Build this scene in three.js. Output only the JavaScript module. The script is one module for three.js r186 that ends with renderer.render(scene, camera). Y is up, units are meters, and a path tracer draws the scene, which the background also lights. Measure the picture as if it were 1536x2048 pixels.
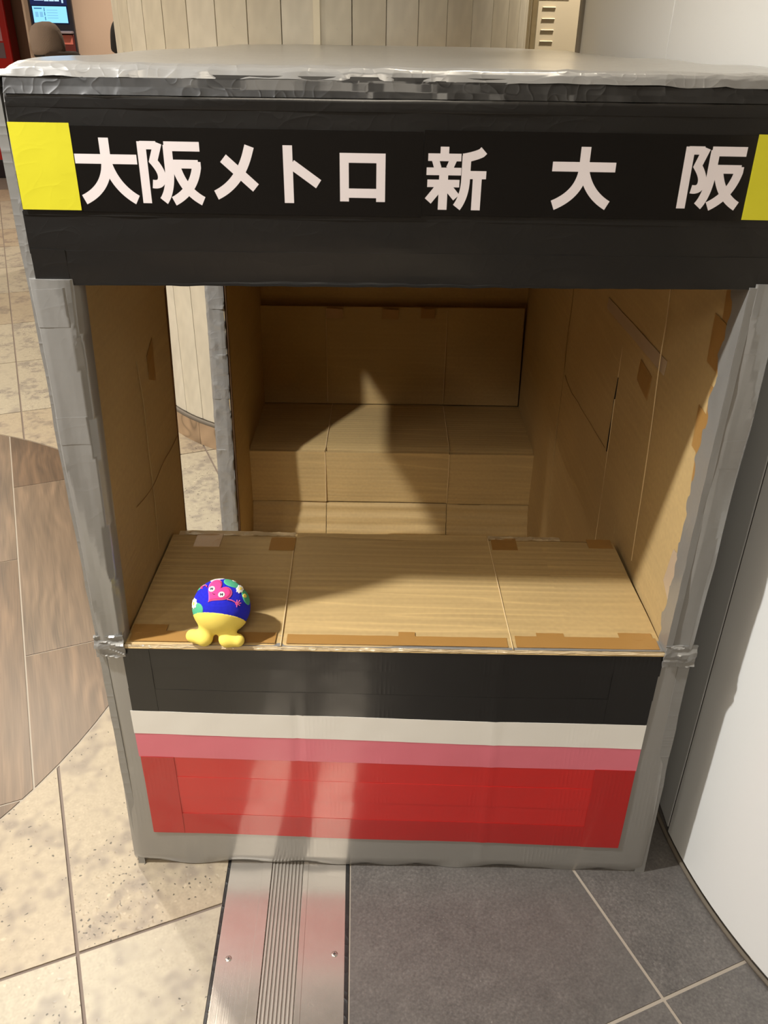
import * as THREE from 'three';
import { RoundedBoxGeometry } from 'three/addons/geometries/RoundedBoxGeometry.js';
import { ImprovedNoise } from 'three/addons/math/ImprovedNoise.js';
import { MarchingCubes } from 'three/addons/objects/MarchingCubes.js';
import { mergeGeometries, toCreasedNormals, mergeVertices } from 'three/addons/utils/BufferGeometryUtils.js';
import { RectAreaLightUniformsLib } from 'three/addons/lights/RectAreaLightUniformsLib.js';
import { Brush, Evaluator, SUBTRACTION } from 'three-bvh-csg';

// ---------------------------------------------------------------- camera, light, exposure
const scene = new THREE.Scene();
const camera = new THREE.PerspectiveCamera(62.73, 0.75, 0.05, 60);
camera.position.set(0, 1.55, 1.171);
camera.rotation.order = 'YXZ';
camera.rotation.set(THREE.MathUtils.degToRad(-30), 0, THREE.MathUtils.degToRad(1));
const renderer = new THREE.WebGLRenderer({ antialias: true });
renderer.toneMapping = THREE.LinearToneMapping;
renderer.toneMappingExposure = 1.35;
renderer.shadowMap.enabled = true;
RectAreaLightUniformsLib.init();
scene.background = new THREE.Color(0x050505);

const CEILING = 2.75;
const KEY = { at: [-1.38, 2.5, 0.43], color: [1, 0.985, 0.95], power: 18.5 };
const SPOTS = [ // recessed downlights over the rest of the hall: x, z, candela
  [-3.3, -1.1, 18], [-3.6, -4.3, 16], [-2.2, -6.6, 12], [-5.2, -7.4, 10], [-1.75, 2.4, 10], [0.85, -2.62, 7], [0.25, -0.5, 3.2], [-1.5, -1.3, 8],
];
const PANELS = [ // square luminous ceiling panels: x, z, size, radiance
  [-0.3, 2.7, 1.1, 9.2], [-3.0, 1.0, 1.1, 6.0], [-2.3, -3.0, 1.1, 6.5], [-4.6, -6.2, 1.1, 3.4],
];
const PLACES = ['over the wooden floor disc', 'over the cream tiles before the brown pillar', 'just in front of the signboard screen', 'in front of the red vending machine', 'over the cream tiles behind the viewer', 'over the recess before the louvred panel', 'over the roof of the cardboard train', 'outside the left doorway of the cardboard train'];
const PANEL_PLACES = ['behind the viewer', 'over the wooden floor disc', 'left of the round column', 'near the red vending machine'];
const WARM = [1, 0.89, 0.73];

// ---------------------------------------------------------------- helpers
let seed = 7;
const rnd = () => { seed = (seed * 1664525 + 1013904223) >>> 0; return seed / 4294967296; };
const rr = (a, b) => a + (b - a) * rnd();
const perlin = new ImprovedNoise();
const noise = (x, y, z = 0) => perlin.noise(x, y, z);
const fbm = (x, y, z = 0, o = 4) => { let s = 0, a = 1, f = 1; for (let i = 0; i < o; i++) { s += a * noise(x * f, y * f, z + i * 7.3); a *= 0.5; f *= 2.03; } return s; };
const clamp = (v, a = 0, b = 1) => Math.min(b, Math.max(a, v));
const smooth = (a, b, x) => { const t = clamp((x - a) / (b - a)); return t * t * (3 - 2 * t); };
const lerp = (a, b, t) => a + (b - a) * t;
const V = (x, y, z) => new THREE.Vector3(x, y, z);
// seamless noise: wraps over period p (in lattice units)
const wrapNoise = (u, v, p, z = 0) => {
  const a = noise(u * p, v * p, z), b = noise(u * p - p, v * p, z), c = noise(u * p, v * p - p, z), d = noise(u * p - p, v * p - p, z);
  return lerp(lerp(a, b, u), lerp(c, d, u), v) * 1.25;
};
function dataTex(w, h, fn, srgb, sizeU = 1, sizeV = sizeU) {
  const d = new Uint8Array(w * h * 4);
  for (let j = 0; j < h; j++) for (let i = 0; i < w; i++) {
    const c = fn(i / w, j / h, i, j), k = (j * w + i) * 4;
    if (typeof c === 'number') { const v = clamp(c) * 255; d[k] = d[k + 1] = d[k + 2] = v; } else { d[k] = clamp(c[0]) * 255; d[k + 1] = clamp(c[1]) * 255; d[k + 2] = clamp(c[2]) * 255; }
    d[k + 3] = 255;
  }
  const t = new THREE.DataTexture(d, w, h);
  t.wrapS = t.wrapT = THREE.RepeatWrapping; t.magFilter = THREE.LinearFilter; t.minFilter = THREE.LinearMipmapLinearFilter; t.generateMipmaps = true;
  if (srgb) t.colorSpace = THREE.SRGBColorSpace;
  t.repeat.set(1 / sizeU, 1 / sizeV); t.needsUpdate = true;
  return t;
}
function canvasTex(w, h, draw) {
  const c = document.createElement('canvas'); c.width = w; c.height = h;
  draw(c.getContext('2d'), w, h);
  const t = new THREE.CanvasTexture(c); t.colorSpace = THREE.SRGBColorSpace; t.anisotropy = 8; return t;
}
const used = {};
function numbered(n) { if (!(n in used)) { used[n] = 0; return n; } used[n]++; return n + '_' + String(used[n]).padStart(3, '0'); }
function add(name, geo, mat, parent, label) {
  const m = new THREE.Mesh(geo, mat);
  m.name = numbered(name); m.castShadow = m.receiveShadow = true;
  parent.add(m); if (label) m.userData.label = label;
  return m;
}
function thing(name, label, category, at = [0, 0, 0], group) {
  const g = new THREE.Group(); g.name = numbered(name); g.position.set(...at); scene.add(g);
  g.userData.label = label; g.userData.category = category; if (group) g.userData.group = group;
  return g;
}
function struct(name, geo, mat) { const m = add(name, geo, mat, scene); m.userData.kind = 'structure'; return m; }
function structGroup(name) { const g = new THREE.Group(); g.name = numbered(name); scene.add(g); g.userData.kind = 'structure'; return g; }
const box = (x0, x1, y0, y1, z0, z1) => { const g = new THREE.BoxGeometry(x1 - x0, y1 - y0, z1 - z0); g.translate((x0 + x1) / 2, (y0 + y1) / 2, (z0 + z1) / 2); return metricUV(g); };
const rbox = (x0, x1, y0, y1, z0, z1, r = 0.004, s = 2) => { const g = new RoundedBoxGeometry(x1 - x0, y1 - y0, z1 - z0, s, r); g.translate((x0 + x1) / 2, (y0 + y1) / 2, (z0 + z1) / 2); return metricUV(g); };
// uv in metres from the dominant axis of each vertex normal
function metricUV(g) {
  const p = g.attributes.position, n = g.attributes.normal, uv = new Float32Array(p.count * 2);
  for (let i = 0; i < p.count; i++) {
    const ax = Math.abs(n.getX(i)), ay = Math.abs(n.getY(i)), az = Math.abs(n.getZ(i));
    if (ay >= ax && ay >= az) { uv[2 * i] = p.getX(i); uv[2 * i + 1] = p.getZ(i); } else if (ax >= az) { uv[2 * i] = p.getZ(i); uv[2 * i + 1] = p.getY(i); } else { uv[2 * i] = p.getX(i); uv[2 * i + 1] = p.getY(i); }
  }
  g.setAttribute('uv', new THREE.BufferAttribute(uv, 2)); return g;
}
// A sheet of thickness th over the quad a(0,0) b(1,0) c(1,1) d(0,1); front = right-hand normal of (b-a)x(d-a).
// disp(u, v, p) moves the front (and, with both, the back) along the normal; edge(u, v) shifts points inside the quad for ragged outlines.
function sheet(a, b, c, d, nu, nv, th, { disp, both = false, shift, uvScale = 1 } = {}) {
  [a, b, c, d] = [a, b, c, d].map((q) => V(...q));
  const n = b.clone().sub(a).cross(d.clone().sub(a)).normalize();
  const U = b.clone().sub(a).length(), W = d.clone().sub(a).length();
  const pos = [], uv = [], idx = [];
  const row = nu + 1;
  for (const side of [0, 1]) for (let j = 0; j <= nv; j++) for (let i = 0; i <= nu; i++) {
    let u = i / nu, v = j / nv;
    if (shift) { const s = shift(u, v); u = s[0]; v = s[1]; }
    const p = a.clone().multiplyScalar((1 - u) * (1 - v)).addScaledVector(b, u * (1 - v)).addScaledVector(c, u * v).addScaledVector(d, (1 - u) * v);
    const h = disp ? disp(u, v, p) : 0;
    p.addScaledVector(n, side ? -th + (both ? h : 0) : h);
    pos.push(p.x, p.y, p.z); uv.push(u * U * uvScale, v * W * uvScale);
  }
  const N = row * (nv + 1);
  const q = (p0, p1, p2, p3) => idx.push(p0, p1, p2, p0, p2, p3);
  for (let j = 0; j < nv; j++) for (let i = 0; i < nu; i++) {
    const k = j * row + i;
    q(k, k + 1, k + row + 1, k + row);
    q(N + k, N + k + row, N + k + row + 1, N + k + 1);
  }
  for (let i = 0; i < nu; i++) { q(i + 1, i, N + i, N + i + 1); const t = nv * row + i; q(t, t + 1, N + t + 1, N + t); }
  for (let j = 0; j < nv; j++) { const k = j * row; q(k, k + row, N + k + row, N + k); const e = k + nu; q(e + row, e, N + e, N + e + row); }
  const g = new THREE.BufferGeometry();
  g.setAttribute('position', new THREE.Float32BufferAttribute(pos, 3));
  g.setAttribute('uv', new THREE.Float32BufferAttribute(uv, 2));
  g.setIndex(idx);
  return toCreasedNormals(g, 1.15);
}
// flat prism over a convex or simple polygon [[x,z],...] on the floor, top at y1
function prism(poly, y0, y1, uvAng = 0) {
  const s = new THREE.Shape(poly.map(([x, z]) => new THREE.Vector2(x, -z)));
  const g = new THREE.ExtrudeGeometry(s, { depth: y1 - y0, bevelEnabled: false, curveSegments: 1 });
  g.rotateX(-Math.PI / 2); g.translate(0, y0, 0);
  return floorUV(g, uvAng);
}
function floorUV(g, ang, ox = 0, oz = 0) {
  const p = g.attributes.position, uv = new Float32Array(p.count * 2), c = Math.cos(ang), s = Math.sin(ang);
  for (let i = 0; i < p.count; i++) { const x = p.getX(i), z = p.getZ(i); uv[2 * i] = x * c - z * s + ox; uv[2 * i + 1] = x * s + z * c + oz; }
  g.setAttribute('uv', new THREE.BufferAttribute(uv, 2)); return g;
}
// Sutherland-Hodgman: keep the part of poly where f(p) >= 0
function clip(poly, f) {
  const out = [];
  for (let i = 0; i < poly.length; i++) {
    const a = poly[i], b = poly[(i + 1) % poly.length], fa = f(a), fb = f(b);
    if (fa >= 0) out.push(a);
    if (fa * fb < 0) { const t = fa / (fa - fb); out.push([lerp(a[0], b[0], t), lerp(a[1], b[1], t)]); }
  }
  return out;
}
const std = (o) => new THREE.MeshStandardMaterial(o), phy = (o) => new THREE.MeshPhysicalMaterial(o);

// ---------------------------------------------------------------- materials
// crumple relief of cloth tape: a few sharp ridges over soft waves
const crumple = dataTex(512, 512, (u, v) => {
  const w = wrapNoise(u, v, 5, 3), r1 = 1 - Math.abs(wrapNoise((u + 0.05 * w + 1) % 1, v, 6, 11)) * 2.2, r2 = 1 - Math.abs(wrapNoise(u, (v + 0.06 * w + 1) % 1, 14, 23)) * 2.4;
  return 0.4 + 0.22 * w + 0.3 * Math.pow(clamp(r1), 7) + 0.16 * Math.pow(clamp(r2), 6) + 0.02 * wrapNoise(u, v, 60, 5);
}, false, 0.34);
// flutes of corrugated board telegraphing through the tape (vertical), with tape weave
const flutes = dataTex(1024, 256, (u, v) => {
  const patch = smooth(-0.15, 0.35, wrapNoise(u, v, 4, 9)), wob = wrapNoise(u, v, 12, 2) * 0.02;
  const f = 0.5 + 0.5 * Math.sin((u + wob * 0.15) * Math.PI * 2 * 62);
  return 0.42 + 0.22 * patch * Math.pow(f, 2) * (0.6 + wrapNoise(u, v, 22, 31)) + 0.12 * wrapNoise(u, v, 7, 13);
}, false, 0.5, 0.4);
const cardTone = (streak) => dataTex(512, 512, (u, v) => {
  const l = wrapNoise(0.5 * u, v, 1, 3) * 0.02 + (noise(u * 2, v * 64, 5) * (1 - u) + noise((u - 1) * 2, v * 64, 5) * u) * 0.06 * streak + wrapNoise(u, v, 90, 8) * 0.03 + wrapNoise(u, v, 5, 19) * 0.035;
  const rl = Math.pow(clamp(1 - Math.abs(noise(u * 1.2, v * 26, 41)) * 3.2), 6) * (0.5 + noise(u * 3, v * 4, 3));
  const t = 1 + l + streak * 0.13 * rl;
  return [0.705 * t, 0.6 * t, 0.41 * t];
}, true, 0.8, 0.8);
const cardBump = (period) => dataTex(256, 512, (u, v) => {
  const dent = Math.pow(clamp(1 - Math.abs(noise(u * 1.2, v * 26, 41)) * 3.2), 4);
  return 0.4 + 0.1 * Math.sin(v * Math.PI * 2 * period) + 0.18 * noise(0, v * 48, 7) + 0.3 * dent * (0.5 + noise(u * 3, v * 4, 3)) + 0.05 * wrapNoise(u, v, 30, 2);
}, false, 0.8, 0.4);
const streakMap = cardTone(1), plainMap = cardTone(0.35);
const M = {
  silver: phy({ color: 0x8a8986, roughness: 0.34, metalness: 0.25, clearcoat: 0.5, clearcoatRoughness: 0.22, bumpMap: crumple, bumpScale: 0.0016 }),
  silverPost: phy({ color: 0x8a8986, roughness: 0.32, metalness: 0.25, clearcoat: 0.6, clearcoatRoughness: 0.2, bumpMap: crumple, bumpScale: 0.0004 }),
  silverFlat: phy({ color: 0x918f8b, roughness: 0.36, metalness: 0.25, clearcoat: 0.8, clearcoatRoughness: 0.14, bumpMap: flutes, bumpScale: 0.0009 }),
  black: phy({ color: 0x100f0e, roughness: 0.42, clearcoat: 0.4, clearcoatRoughness: 0.13, bumpMap: flutes, bumpScale: 0.0009 }),
  blackHead: phy({ color: 0x100f0e, roughness: 0.42, clearcoat: 0.7, clearcoatRoughness: 0.16, bumpMap: crumple, bumpScale: 0.0007 }),
  white: phy({ color: 0xe2dfd8, roughness: 0.42, clearcoat: 0.3, clearcoatRoughness: 0.3, bumpMap: flutes, bumpScale: 0.0004 }),
  pink: phy({ color: 0xd4707f, roughness: 0.42, clearcoat: 0.3, clearcoatRoughness: 0.3, bumpMap: flutes, bumpScale: 0.0004 }),
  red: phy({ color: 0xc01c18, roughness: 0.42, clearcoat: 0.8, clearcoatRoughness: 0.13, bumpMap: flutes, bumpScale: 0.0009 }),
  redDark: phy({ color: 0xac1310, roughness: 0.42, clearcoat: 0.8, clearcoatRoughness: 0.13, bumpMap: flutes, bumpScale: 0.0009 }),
  yellow: phy({ color: 0xcdc62a, roughness: 0.4, clearcoat: 0.4, clearcoatRoughness: 0.25, bumpMap: crumple, bumpScale: 0.0003 }),
  card: std({ color: 0xffffff, map: plainMap, roughness: 0.8, bumpMap: cardBump(34), bumpScale: 0.0004 }),
  cardStreak: std({ color: 0xffffff, map: streakMap, roughness: 0.72, bumpMap: cardBump(22), bumpScale: 0.0009 }),
  cardEdge: std({ color: 0x6d4c28, roughness: 0.95, bumpMap: cardBump(60), bumpScale: 0.002 }),
  crease: std({ color: 0xd6bd90, roughness: 0.75 }),
  creaseDark: std({ color: 0x8a6a40, roughness: 0.9 }),
  packTape: phy({ color: 0xa27a44, roughness: 0.3, clearcoat: 0.5, clearcoatRoughness: 0.15, bumpMap: crumple, bumpScale: 0.0005 }),
  packPale: phy({ color: 0xb7946a, roughness: 0.26, clearcoat: 0.7, clearcoatRoughness: 0.12, bumpMap: crumple, bumpScale: 0.0008 }),
  whiteTape: phy({ color: 0xb9a48c, roughness: 0.3, clearcoat: 0.4, clearcoatRoughness: 0.2, bumpMap: crumple, bumpScale: 0.0004 }),
  clearTape: phy({ color: 0xc2ae8c, roughness: 0.16, clearcoat: 1, clearcoatRoughness: 0.08, bumpMap: crumple, bumpScale: 0.0025 }),
};

// ---------------------------------------------------------------- floor
const ANG = THREE.MathUtils.degToRad(23), cA = Math.cos(ANG), sA = Math.sin(ANG);
const toXZ = (n, t) => [n * cA + t * sA, -n * sA + t * cA];
const DISC = { x: -2.092, z: -0.778, r: 1.417 };
const travTex = dataTex(1024, 1024, (u, v) => {
  const big = wrapNoise(u, v, 5, 1), mid = wrapNoise(u, v, 14, 5) * 0.6 + wrapNoise(u, v, 36, 8) * 0.5, pit = wrapNoise((u + 0.004 * wrapNoise(u, v, 40, 6) + 1) % 1, v, 130, 4) * 1.05, grain = wrapNoise(u, v, 170, 9);
  const grey = smooth(-0.05, 0.35, mid * 0.8 + big * 0.5 + grain * 0.15);
  let t = 1.05 - 0.17 * grey + 0.07 * grain + 0.06 * wrapNoise(u, v, 60, 2);
  const hole = smooth(0.5, 0.6, pit + 0.2 * big), fleck = smooth(0.5, 0.62, wrapNoise(u, v, 72, 77));
  t *= 1 - 0.5 * hole; t += 0.1 * fleck;
  return [0.595 * t, (0.565 - 0.004 * grey) * t, (0.50 + 0.012 * grey) * t];
}, true, 0.9);
const travBump = dataTex(512, 512, (u, v) => 0.6 + 0.3 * wrapNoise(u, v, 13, 5) - 0.5 * smooth(0.42, 0.55, wrapNoise(u, v, 90, 4)) + 0.1 * wrapNoise(u, v, 120, 3), false, 0.9);
const slateTex = dataTex(1024, 1024, (u, v) => {
  const t = 1 + 0.09 * wrapNoise(u, v, 6, 31) + 0.1 * wrapNoise(u, v, 26, 12) + 0.16 * wrapNoise(u, v, 120, 3) + 0.14 * wrapNoise(u, v, 220, 6);
  const sp = smooth(0.62, 0.75, wrapNoise(u, v, 150, 51)) * 0.1;
  return [0.35 * t + sp, 0.335 * t + sp, 0.325 * t + sp];
}, true, 0.8);
const woodTex = dataTex(1024, 1024, (u, v) => {
  const bl = (f) => f(v) * (1 - v) + f(v - 1) * v;
  const w = wrapNoise(u, v, 3, 5), w2 = wrapNoise(u, v, 7, 15);
  const figure = Math.sin((u * 9 + 1.6 * w + 0.5 * w2) * 6.28 * 1.5), g = bl((y) => noise(u * 34 + 2 * w, y * 4, 3)), fine = bl((y) => noise(u * 170, y * 12, 8)), f = wrapNoise(u, v, 4, 17);
  const t = 0.96 + 0.07 * figure * smooth(-0.2, 0.4, f) + 0.2 * g + 0.13 * f + 0.13 * fine;
  return [0.42 * t, 0.352 * t, 0.285 * t];
}, true, 0.6, 1.2);
M.trav = phy({ map: travTex, roughness: 0.42, bumpMap: travBump, bumpScale: 0.0012, clearcoat: 0.15, clearcoatRoughness: 0.3 });
M.travB = M.trav.clone(); M.travB.color.set(0xf6efe8);
M.slate = phy({ map: slateTex, roughness: 0.45, clearcoat: 0.25, clearcoatRoughness: 0.35 });
M.wood = [0xffffff, 0xf0e8e0, 0xe0d6cc].map((c) => phy({ map: woodTex, color: c, roughness: 0.36, clearcoat: 0.3, clearcoatRoughness: 0.25 }));
M.grout = std({ color: 0x8c8177, roughness: 0.9 });
M.groutPale = std({ color: 0x9a9185, roughness: 0.9 });
const slab = struct('floor', box(-7.5, 2.2, -0.2, -0.0035, -11, 4.5), std({ color: 0x746860, roughness: 0.9 }));
slab.name = 'floor';
{ // the pale bed shows as the joints among dark and wooden tiles
  const bed = add('grout_bed', prism([[-0.046, 4], [-0.06, 0], [-0.14, -2.4], [1.6, -2.4], [1.6, 4]], -0.0036, -0.0022), M.groutPale, slab);
}
// the joint cover runs along a line turned 1.9 degrees from the box
const SL = 0.034; // dx per dz
const edgeX = (x0, z) => x0 + (z - 0.33) * SL;
const T = 0.7, G = 0.0035;
const csg = new Evaluator(); csg.attributes = ['position', 'normal', 'uv'];
const discPoly = []; for (let i = 0; i < 120; i++) { const a = i / 120 * Math.PI * 2; discPoly.push([DISC.x + Math.cos(a) * DISC.r, DISC.z + Math.sin(a) * DISC.r]); }
const cutDisc = new Brush(prism(discPoly, -0.05, 0.05)); cutDisc.updateMatrixWorld();
function tiles(n0, t0, keep, clipF, mats, seedUV) {
  for (let i = -16; i <= 16; i++) for (let j = -16; j <= 16; j++) {
    const na = n0 + i * T + G, nb = n0 + (i + 1) * T - G, ta = t0 + j * T + G, tb = t0 + (j + 1) * T - G;
    let poly = [toXZ(na, ta), toXZ(na, tb), toXZ(nb, tb), toXZ(nb, ta)];
    const [cx, cz] = toXZ((na + nb) / 2, (ta + tb) / 2);
    if (!keep(cx, cz)) continue;
    for (const f of clipF) { poly = clip(poly, f); if (poly.length < 3) break; }
    if (poly.length < 3) continue;
    const ds = poly.map(([x, z]) => Math.hypot(x - DISC.x, z - DISC.z));
    const far = Math.max(...ds), dc = Math.hypot(cx - DISC.x, cz - DISC.z);
    if (far < DISC.r) continue;
    let g = prism(poly, -0.012, 0.0, ANG);
    if (dc < DISC.r + 0.55) { const b = new Brush(g); b.updateMatrixWorld(); g = csg.evaluate(b, cutDisc, SUBTRACTION).geometry; if (!g.attributes.position.count) continue; }
    floorUV(g, ANG + (((i + j) & 1) ? Math.PI / 2 : 0), rnd() * 3, rnd() * 3);
    add('tile', g, mats[(i * 3 + j * 5 + 600) % mats.length], slab);
  }
}
tiles(-0.6077, -0.0374, (x, z) => x > -5.2 && x < 0.2 && z > -8.6 && z < 1.4 && (x > -3.6 || z < -1.2) && !(z > 0.9 && x < -1.6), [(p) => edgeX(-0.308, p[1]) - p[0]], [M.trav, M.travB, M.trav]);
tiles(0.3847, 0.4577, (x, z) => x > -0.4 && x < 1.5 && z > -2.4 && z < 1.6, [(p) => p[0] - edgeX(-0.046, p[1]), (p) => 1.62 - p[0]], [M.slate]);
// wood-look planks laid inside a circle
{
  const PW = 0.3, PL = 1.07;
  const nl = -1.382 * cA + 1.555 * sA, tl = (-1.24 * sA - 1.147 * cA);   // a long joint, an end joint left of it
  const tr = (-1.367 * sA - 1.674 * cA);
  for (let i = -6; i <= 6; i++) for (let j = -3; j <= 3; j++) {
    const off = ((i % 2) + 2) % 2 === 0 ? tr : tl;
    const na = nl + i * PW + 0.0025, nb = nl + (i + 1) * PW - 0.0025, ta = off + j * PL + 0.0025, tb = off + (j + 1) * PL - 0.0025;
    let poly = [toXZ(na, ta), toXZ(na, tb), toXZ(nb, tb), toXZ(nb, ta)];
    for (let k = 0; k < 120 && poly.length > 2; k++) {
      const a = (k + 0.5) / 120 * Math.PI * 2;
      poly = clip(poly, (p) => DISC.r - 0.006 - ((p[0] - DISC.x) * Math.cos(a) + (p[1] - DISC.z) * Math.sin(a)));
    }
    if (poly.length < 3) continue;
    const g = prism(poly, -0.012, 0, ANG); floorUV(g, ANG, rnd() * 2, rnd() * 3);
    add('plank', g, M.wood[(i * 2 + j + 30) % 3], slab);
  }
  const bed = []; for (let i = 0; i < 120; i++) { const a = i / 120 * Math.PI * 2; bed.push([DISC.x + Math.cos(a) * (DISC.r - 0.001), DISC.z + Math.sin(a) * (DISC.r - 0.001)]); }
  add('grout_bed', prism(bed, -0.0036, -0.002), M.groutPale, slab);
}
// ---------------------------------------------------------------- expansion joint cover in the floor
{
  const g = thing('floor_joint_cover', 'long ribbed aluminium strip screwed into the floor between cream stone tiles and dark tiles', 'floor strip', [-0.18, 0, 0.33]);
  g.rotation.y = Math.atan(SL);
  const scr = dataTex(512, 512, (u, v) => 0.5 + 0.25 * noise(u * 90, v * 4, 2) + 0.25 * wrapNoise(u, v, 20, 6), false, 0.25, 0.6);
  const rough = dataTex(256, 256, (u, v) => 0.82 + 0.14 * wrapNoise(u, v, 6, 3) + 0.07 * wrapNoise(u, v, 30, 5), false, 0.4);
  const alu = std({ color: 0xd2cdc6, metalness: 0.82, roughness: 0.3, roughnessMap: rough, bumpMap: scr, bumpScale: 0.00015 });
  const aluRib = std({ color: 0xb5afa7, metalness: 0.65, roughness: 0.4 });
  const seal = phy({ color: 0x141414, roughness: 0.5, clearcoat: 0.4, clearcoatRoughness: 0.3, bumpMap: crumple, bumpScale: 0.003 });
  const z0 = -2.9, z1 = 1.3;
  for (const [xa, xb] of [[-0.1215, -0.0335], [0.0335, 0.1235]]) {
    add('plate', rbox(xa, xb, -0.02, 0.0008, z0, z1, 0.0008, 1), alu, g);
  }
  add('lip', rbox(-0.0535, -0.0335, 0.0004, 0.0018, z0, z1, 0.0006, 1), alu, g);
  add('lip', rbox(0.0335, 0.0445, 0.0004, 0.0018, z0, z1, 0.0006, 1), alu, g);
  add('channel', box(-0.033, 0.033, -0.02, -0.0018, z0, z1), std({ color: 0x837c74, metalness: 0.4, roughness: 0.6 }), g);
  for (let i = 0; i < 9; i++) { const x = -0.0295 + i * 0.00738; add('rib', rbox(x - 0.0022, x + 0.0022, -0.004, 0.0006, z0, z1, 0.0012, 2), aluRib, g); }
  for (const [xa, xb] of [[-0.1275, -0.1215], [0.1235, 0.131]]) add('sealant', rbox(xa, xb, -0.01, 0.0003, z0, z1, 0.001, 1), seal, g);
  const sm = std({ color: 0xc9c6c0, metalness: 0.9, roughness: 0.3 }), sd = std({ color: 0x222222, roughness: 0.7 });
  for (const [sx, sz] of [[-0.0985, -0.125], [0.104, -0.131], [-0.0985, 0.66], [0.104, 0.66]]) {
    const h = new THREE.LatheGeometry([[0, 0.0016], [0.003, 0.0016], [0.0052, 0.0012], [0.0062, 0.0004], [0.0062, -0.001]].map((q) => new THREE.Vector2(...q)), 20); h.translate(sx, 0.0008, sz);
    const s = add('screw', h, sm, g);
    const cr = mergeGeometries([box(sx - 0.003, sx + 0.003, 0.0018, 0.00255, sz - 0.0007, sz + 0.0007), box(sx - 0.0007, sx + 0.0007, 0.0018, 0.00256, sz - 0.003, sz + 0.003)]);
    add('cross_slot', cr, sd, s);
  }
}

// ---------------------------------------------------------------- walls of the hall
const plaster = dataTex(256, 256, (u, v) => 0.5 + 0.3 * wrapNoise(u, v, 40, 3) + 0.2 * wrapNoise(u, v, 9, 4), false, 1);
M.beige = std({ color: 0xa5866f, roughness: 0.75, bumpMap: plaster, bumpScale: 0.001 });
M.brown = std({ color: 0x6b4a38, roughness: 0.7, bumpMap: plaster, bumpScale: 0.001 });
M.dark = std({ color: 0x4a4038, roughness: 0.7 });
M.cream = std({ color: 0xd8cfbc, roughness: 0.8, bumpMap: plaster, bumpScale: 0.001 });
struct('ceiling', box(-7.7, 2.4, CEILING, CEILING + 0.2, -11.2, 4.7), std({ color: 0xe6e0d4, roughness: 0.9 })).name = 'ceiling';
struct('wall_left', box(-7.7, -7.5, -0.2, CEILING, -11.2, 4.7), M.beige).name = 'wall_left';
struct('wall_far', box(-7.5, 2.2, -0.2, CEILING, -11.2, -11), M.brown).name = 'wall_far';
struct('wall_behind', box(-7.5, 2.2, -0.2, CEILING, 4.5, 4.7), M.dark).name = 'wall_behind';
struct('wall_outer', box(2.2, 2.4, -0.2, CEILING, -11.2, 4.7), M.cream).name = 'wall_outer';
// white panelled wall on the right: flat beside the train, curving away towards the viewer
{
  const w = structGroup('wall_right'); w.name = 'wall_right';
  const gloss = dataTex(256, 512, (u, v) => 0.5 + 0.35 * wrapNoise(u, v, 6, 3) + 0.08 * wrapNoise(u, v, 40, 3), false, 1.2);
  const pm = phy({ color: 0xdfe0df, roughness: 0.32, clearcoat: 0.35, clearcoatRoughness: 0.18, bumpMap: gloss, bumpScale: 0.001 });
  const X = 0.6385, H = CEILING;
  const flat = (z0, z1) => add('panel', rbox(X + 0.007, X + 0.0145, 0.012, H, z0 + 0.002, z1 - 0.002, 0.0015, 1), pm, w);
  flat(-1.085, -0.106);
  add('gasket', box(X + 0.0092, X + 0.0146, 0.012, H, -0.1085, -0.0967), std({ color: 0x17110d, roughness: 0.9 }), w); flat(-2.13, -1.085);
  // curved end panel: radius 1 about (1.638, -0.2)
  const cx = 0.638 + 1.0, cz = -0.2, pos = [], uv = [], idx = [], n = 40;
  const a0 = Math.asin(0.1035 / 1.0), a1 = 1.35;
  for (const r of [1.0, 0.988]) for (const y of [0.012, H]) for (let i = 0; i <= n; i++) { const a = lerp(a0, a1, i / n); pos.push(cx - Math.cos(a) * r, y, cz + Math.sin(a) * r); uv.push(a, y); }
  const R = n + 1, q = (a, b, c, d) => idx.push(a, b, c, a, c, d);
  for (let i = 0; i < n; i++) { q(i, i + 1, R + i + 1, R + i); q(2 * R + i, 3 * R + i, 3 * R + i + 1, 2 * R + i + 1); q(i, 2 * R + i, 2 * R + i + 1, i + 1); q(R + i, R + i + 1, 3 * R + i + 1, 3 * R + i); }
  q(0, R, 3 * R, 2 * R); q(n, 2 * R + n, 3 * R + n, R + n);
  const g = new THREE.BufferGeometry(); g.setAttribute('position', new THREE.Float32BufferAttribute(pos, 3)); g.setAttribute('uv', new THREE.Float32BufferAttribute(uv, 2)); g.setIndex(idx);
  add('panel', toCreasedNormals(g, 0.6), pm, w);
  // dark backing behind the open joints, scuffed kick joint at the foot
  add('backing', box(X + 0.0147, X + 0.04, 0, H, -2.13, -0.06), std({ color: 0x241a14, roughness: 0.9 }), w);
  const seal = std({ color: 0x5f574c, roughness: 0.8 });
  const arc = []; for (let i = 0; i <= 30; i++) { const a = lerp(-0.1, 1.3, i / 30); arc.push(V(cx - Math.cos(a) * 1.003, 0.004, cz + Math.sin(a) * 1.003)); }
  add('floor_seal', new THREE.TubeGeometry(new THREE.CatmullRomCurve3(arc), 60, 0.005, 6), seal, w);
  add('floor_seal', rbox(X - 0.006, X + 0.03, 0, 0.012, -2.13, -0.3, 0.002, 1), seal, w);
  add('end_trim', rbox(X - 0.004, X + 0.05, 0, H, -2.165, -2.135, 0.003, 1), std({ color: 0x8b8272, roughness: 0.6 }), w);
}
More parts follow.
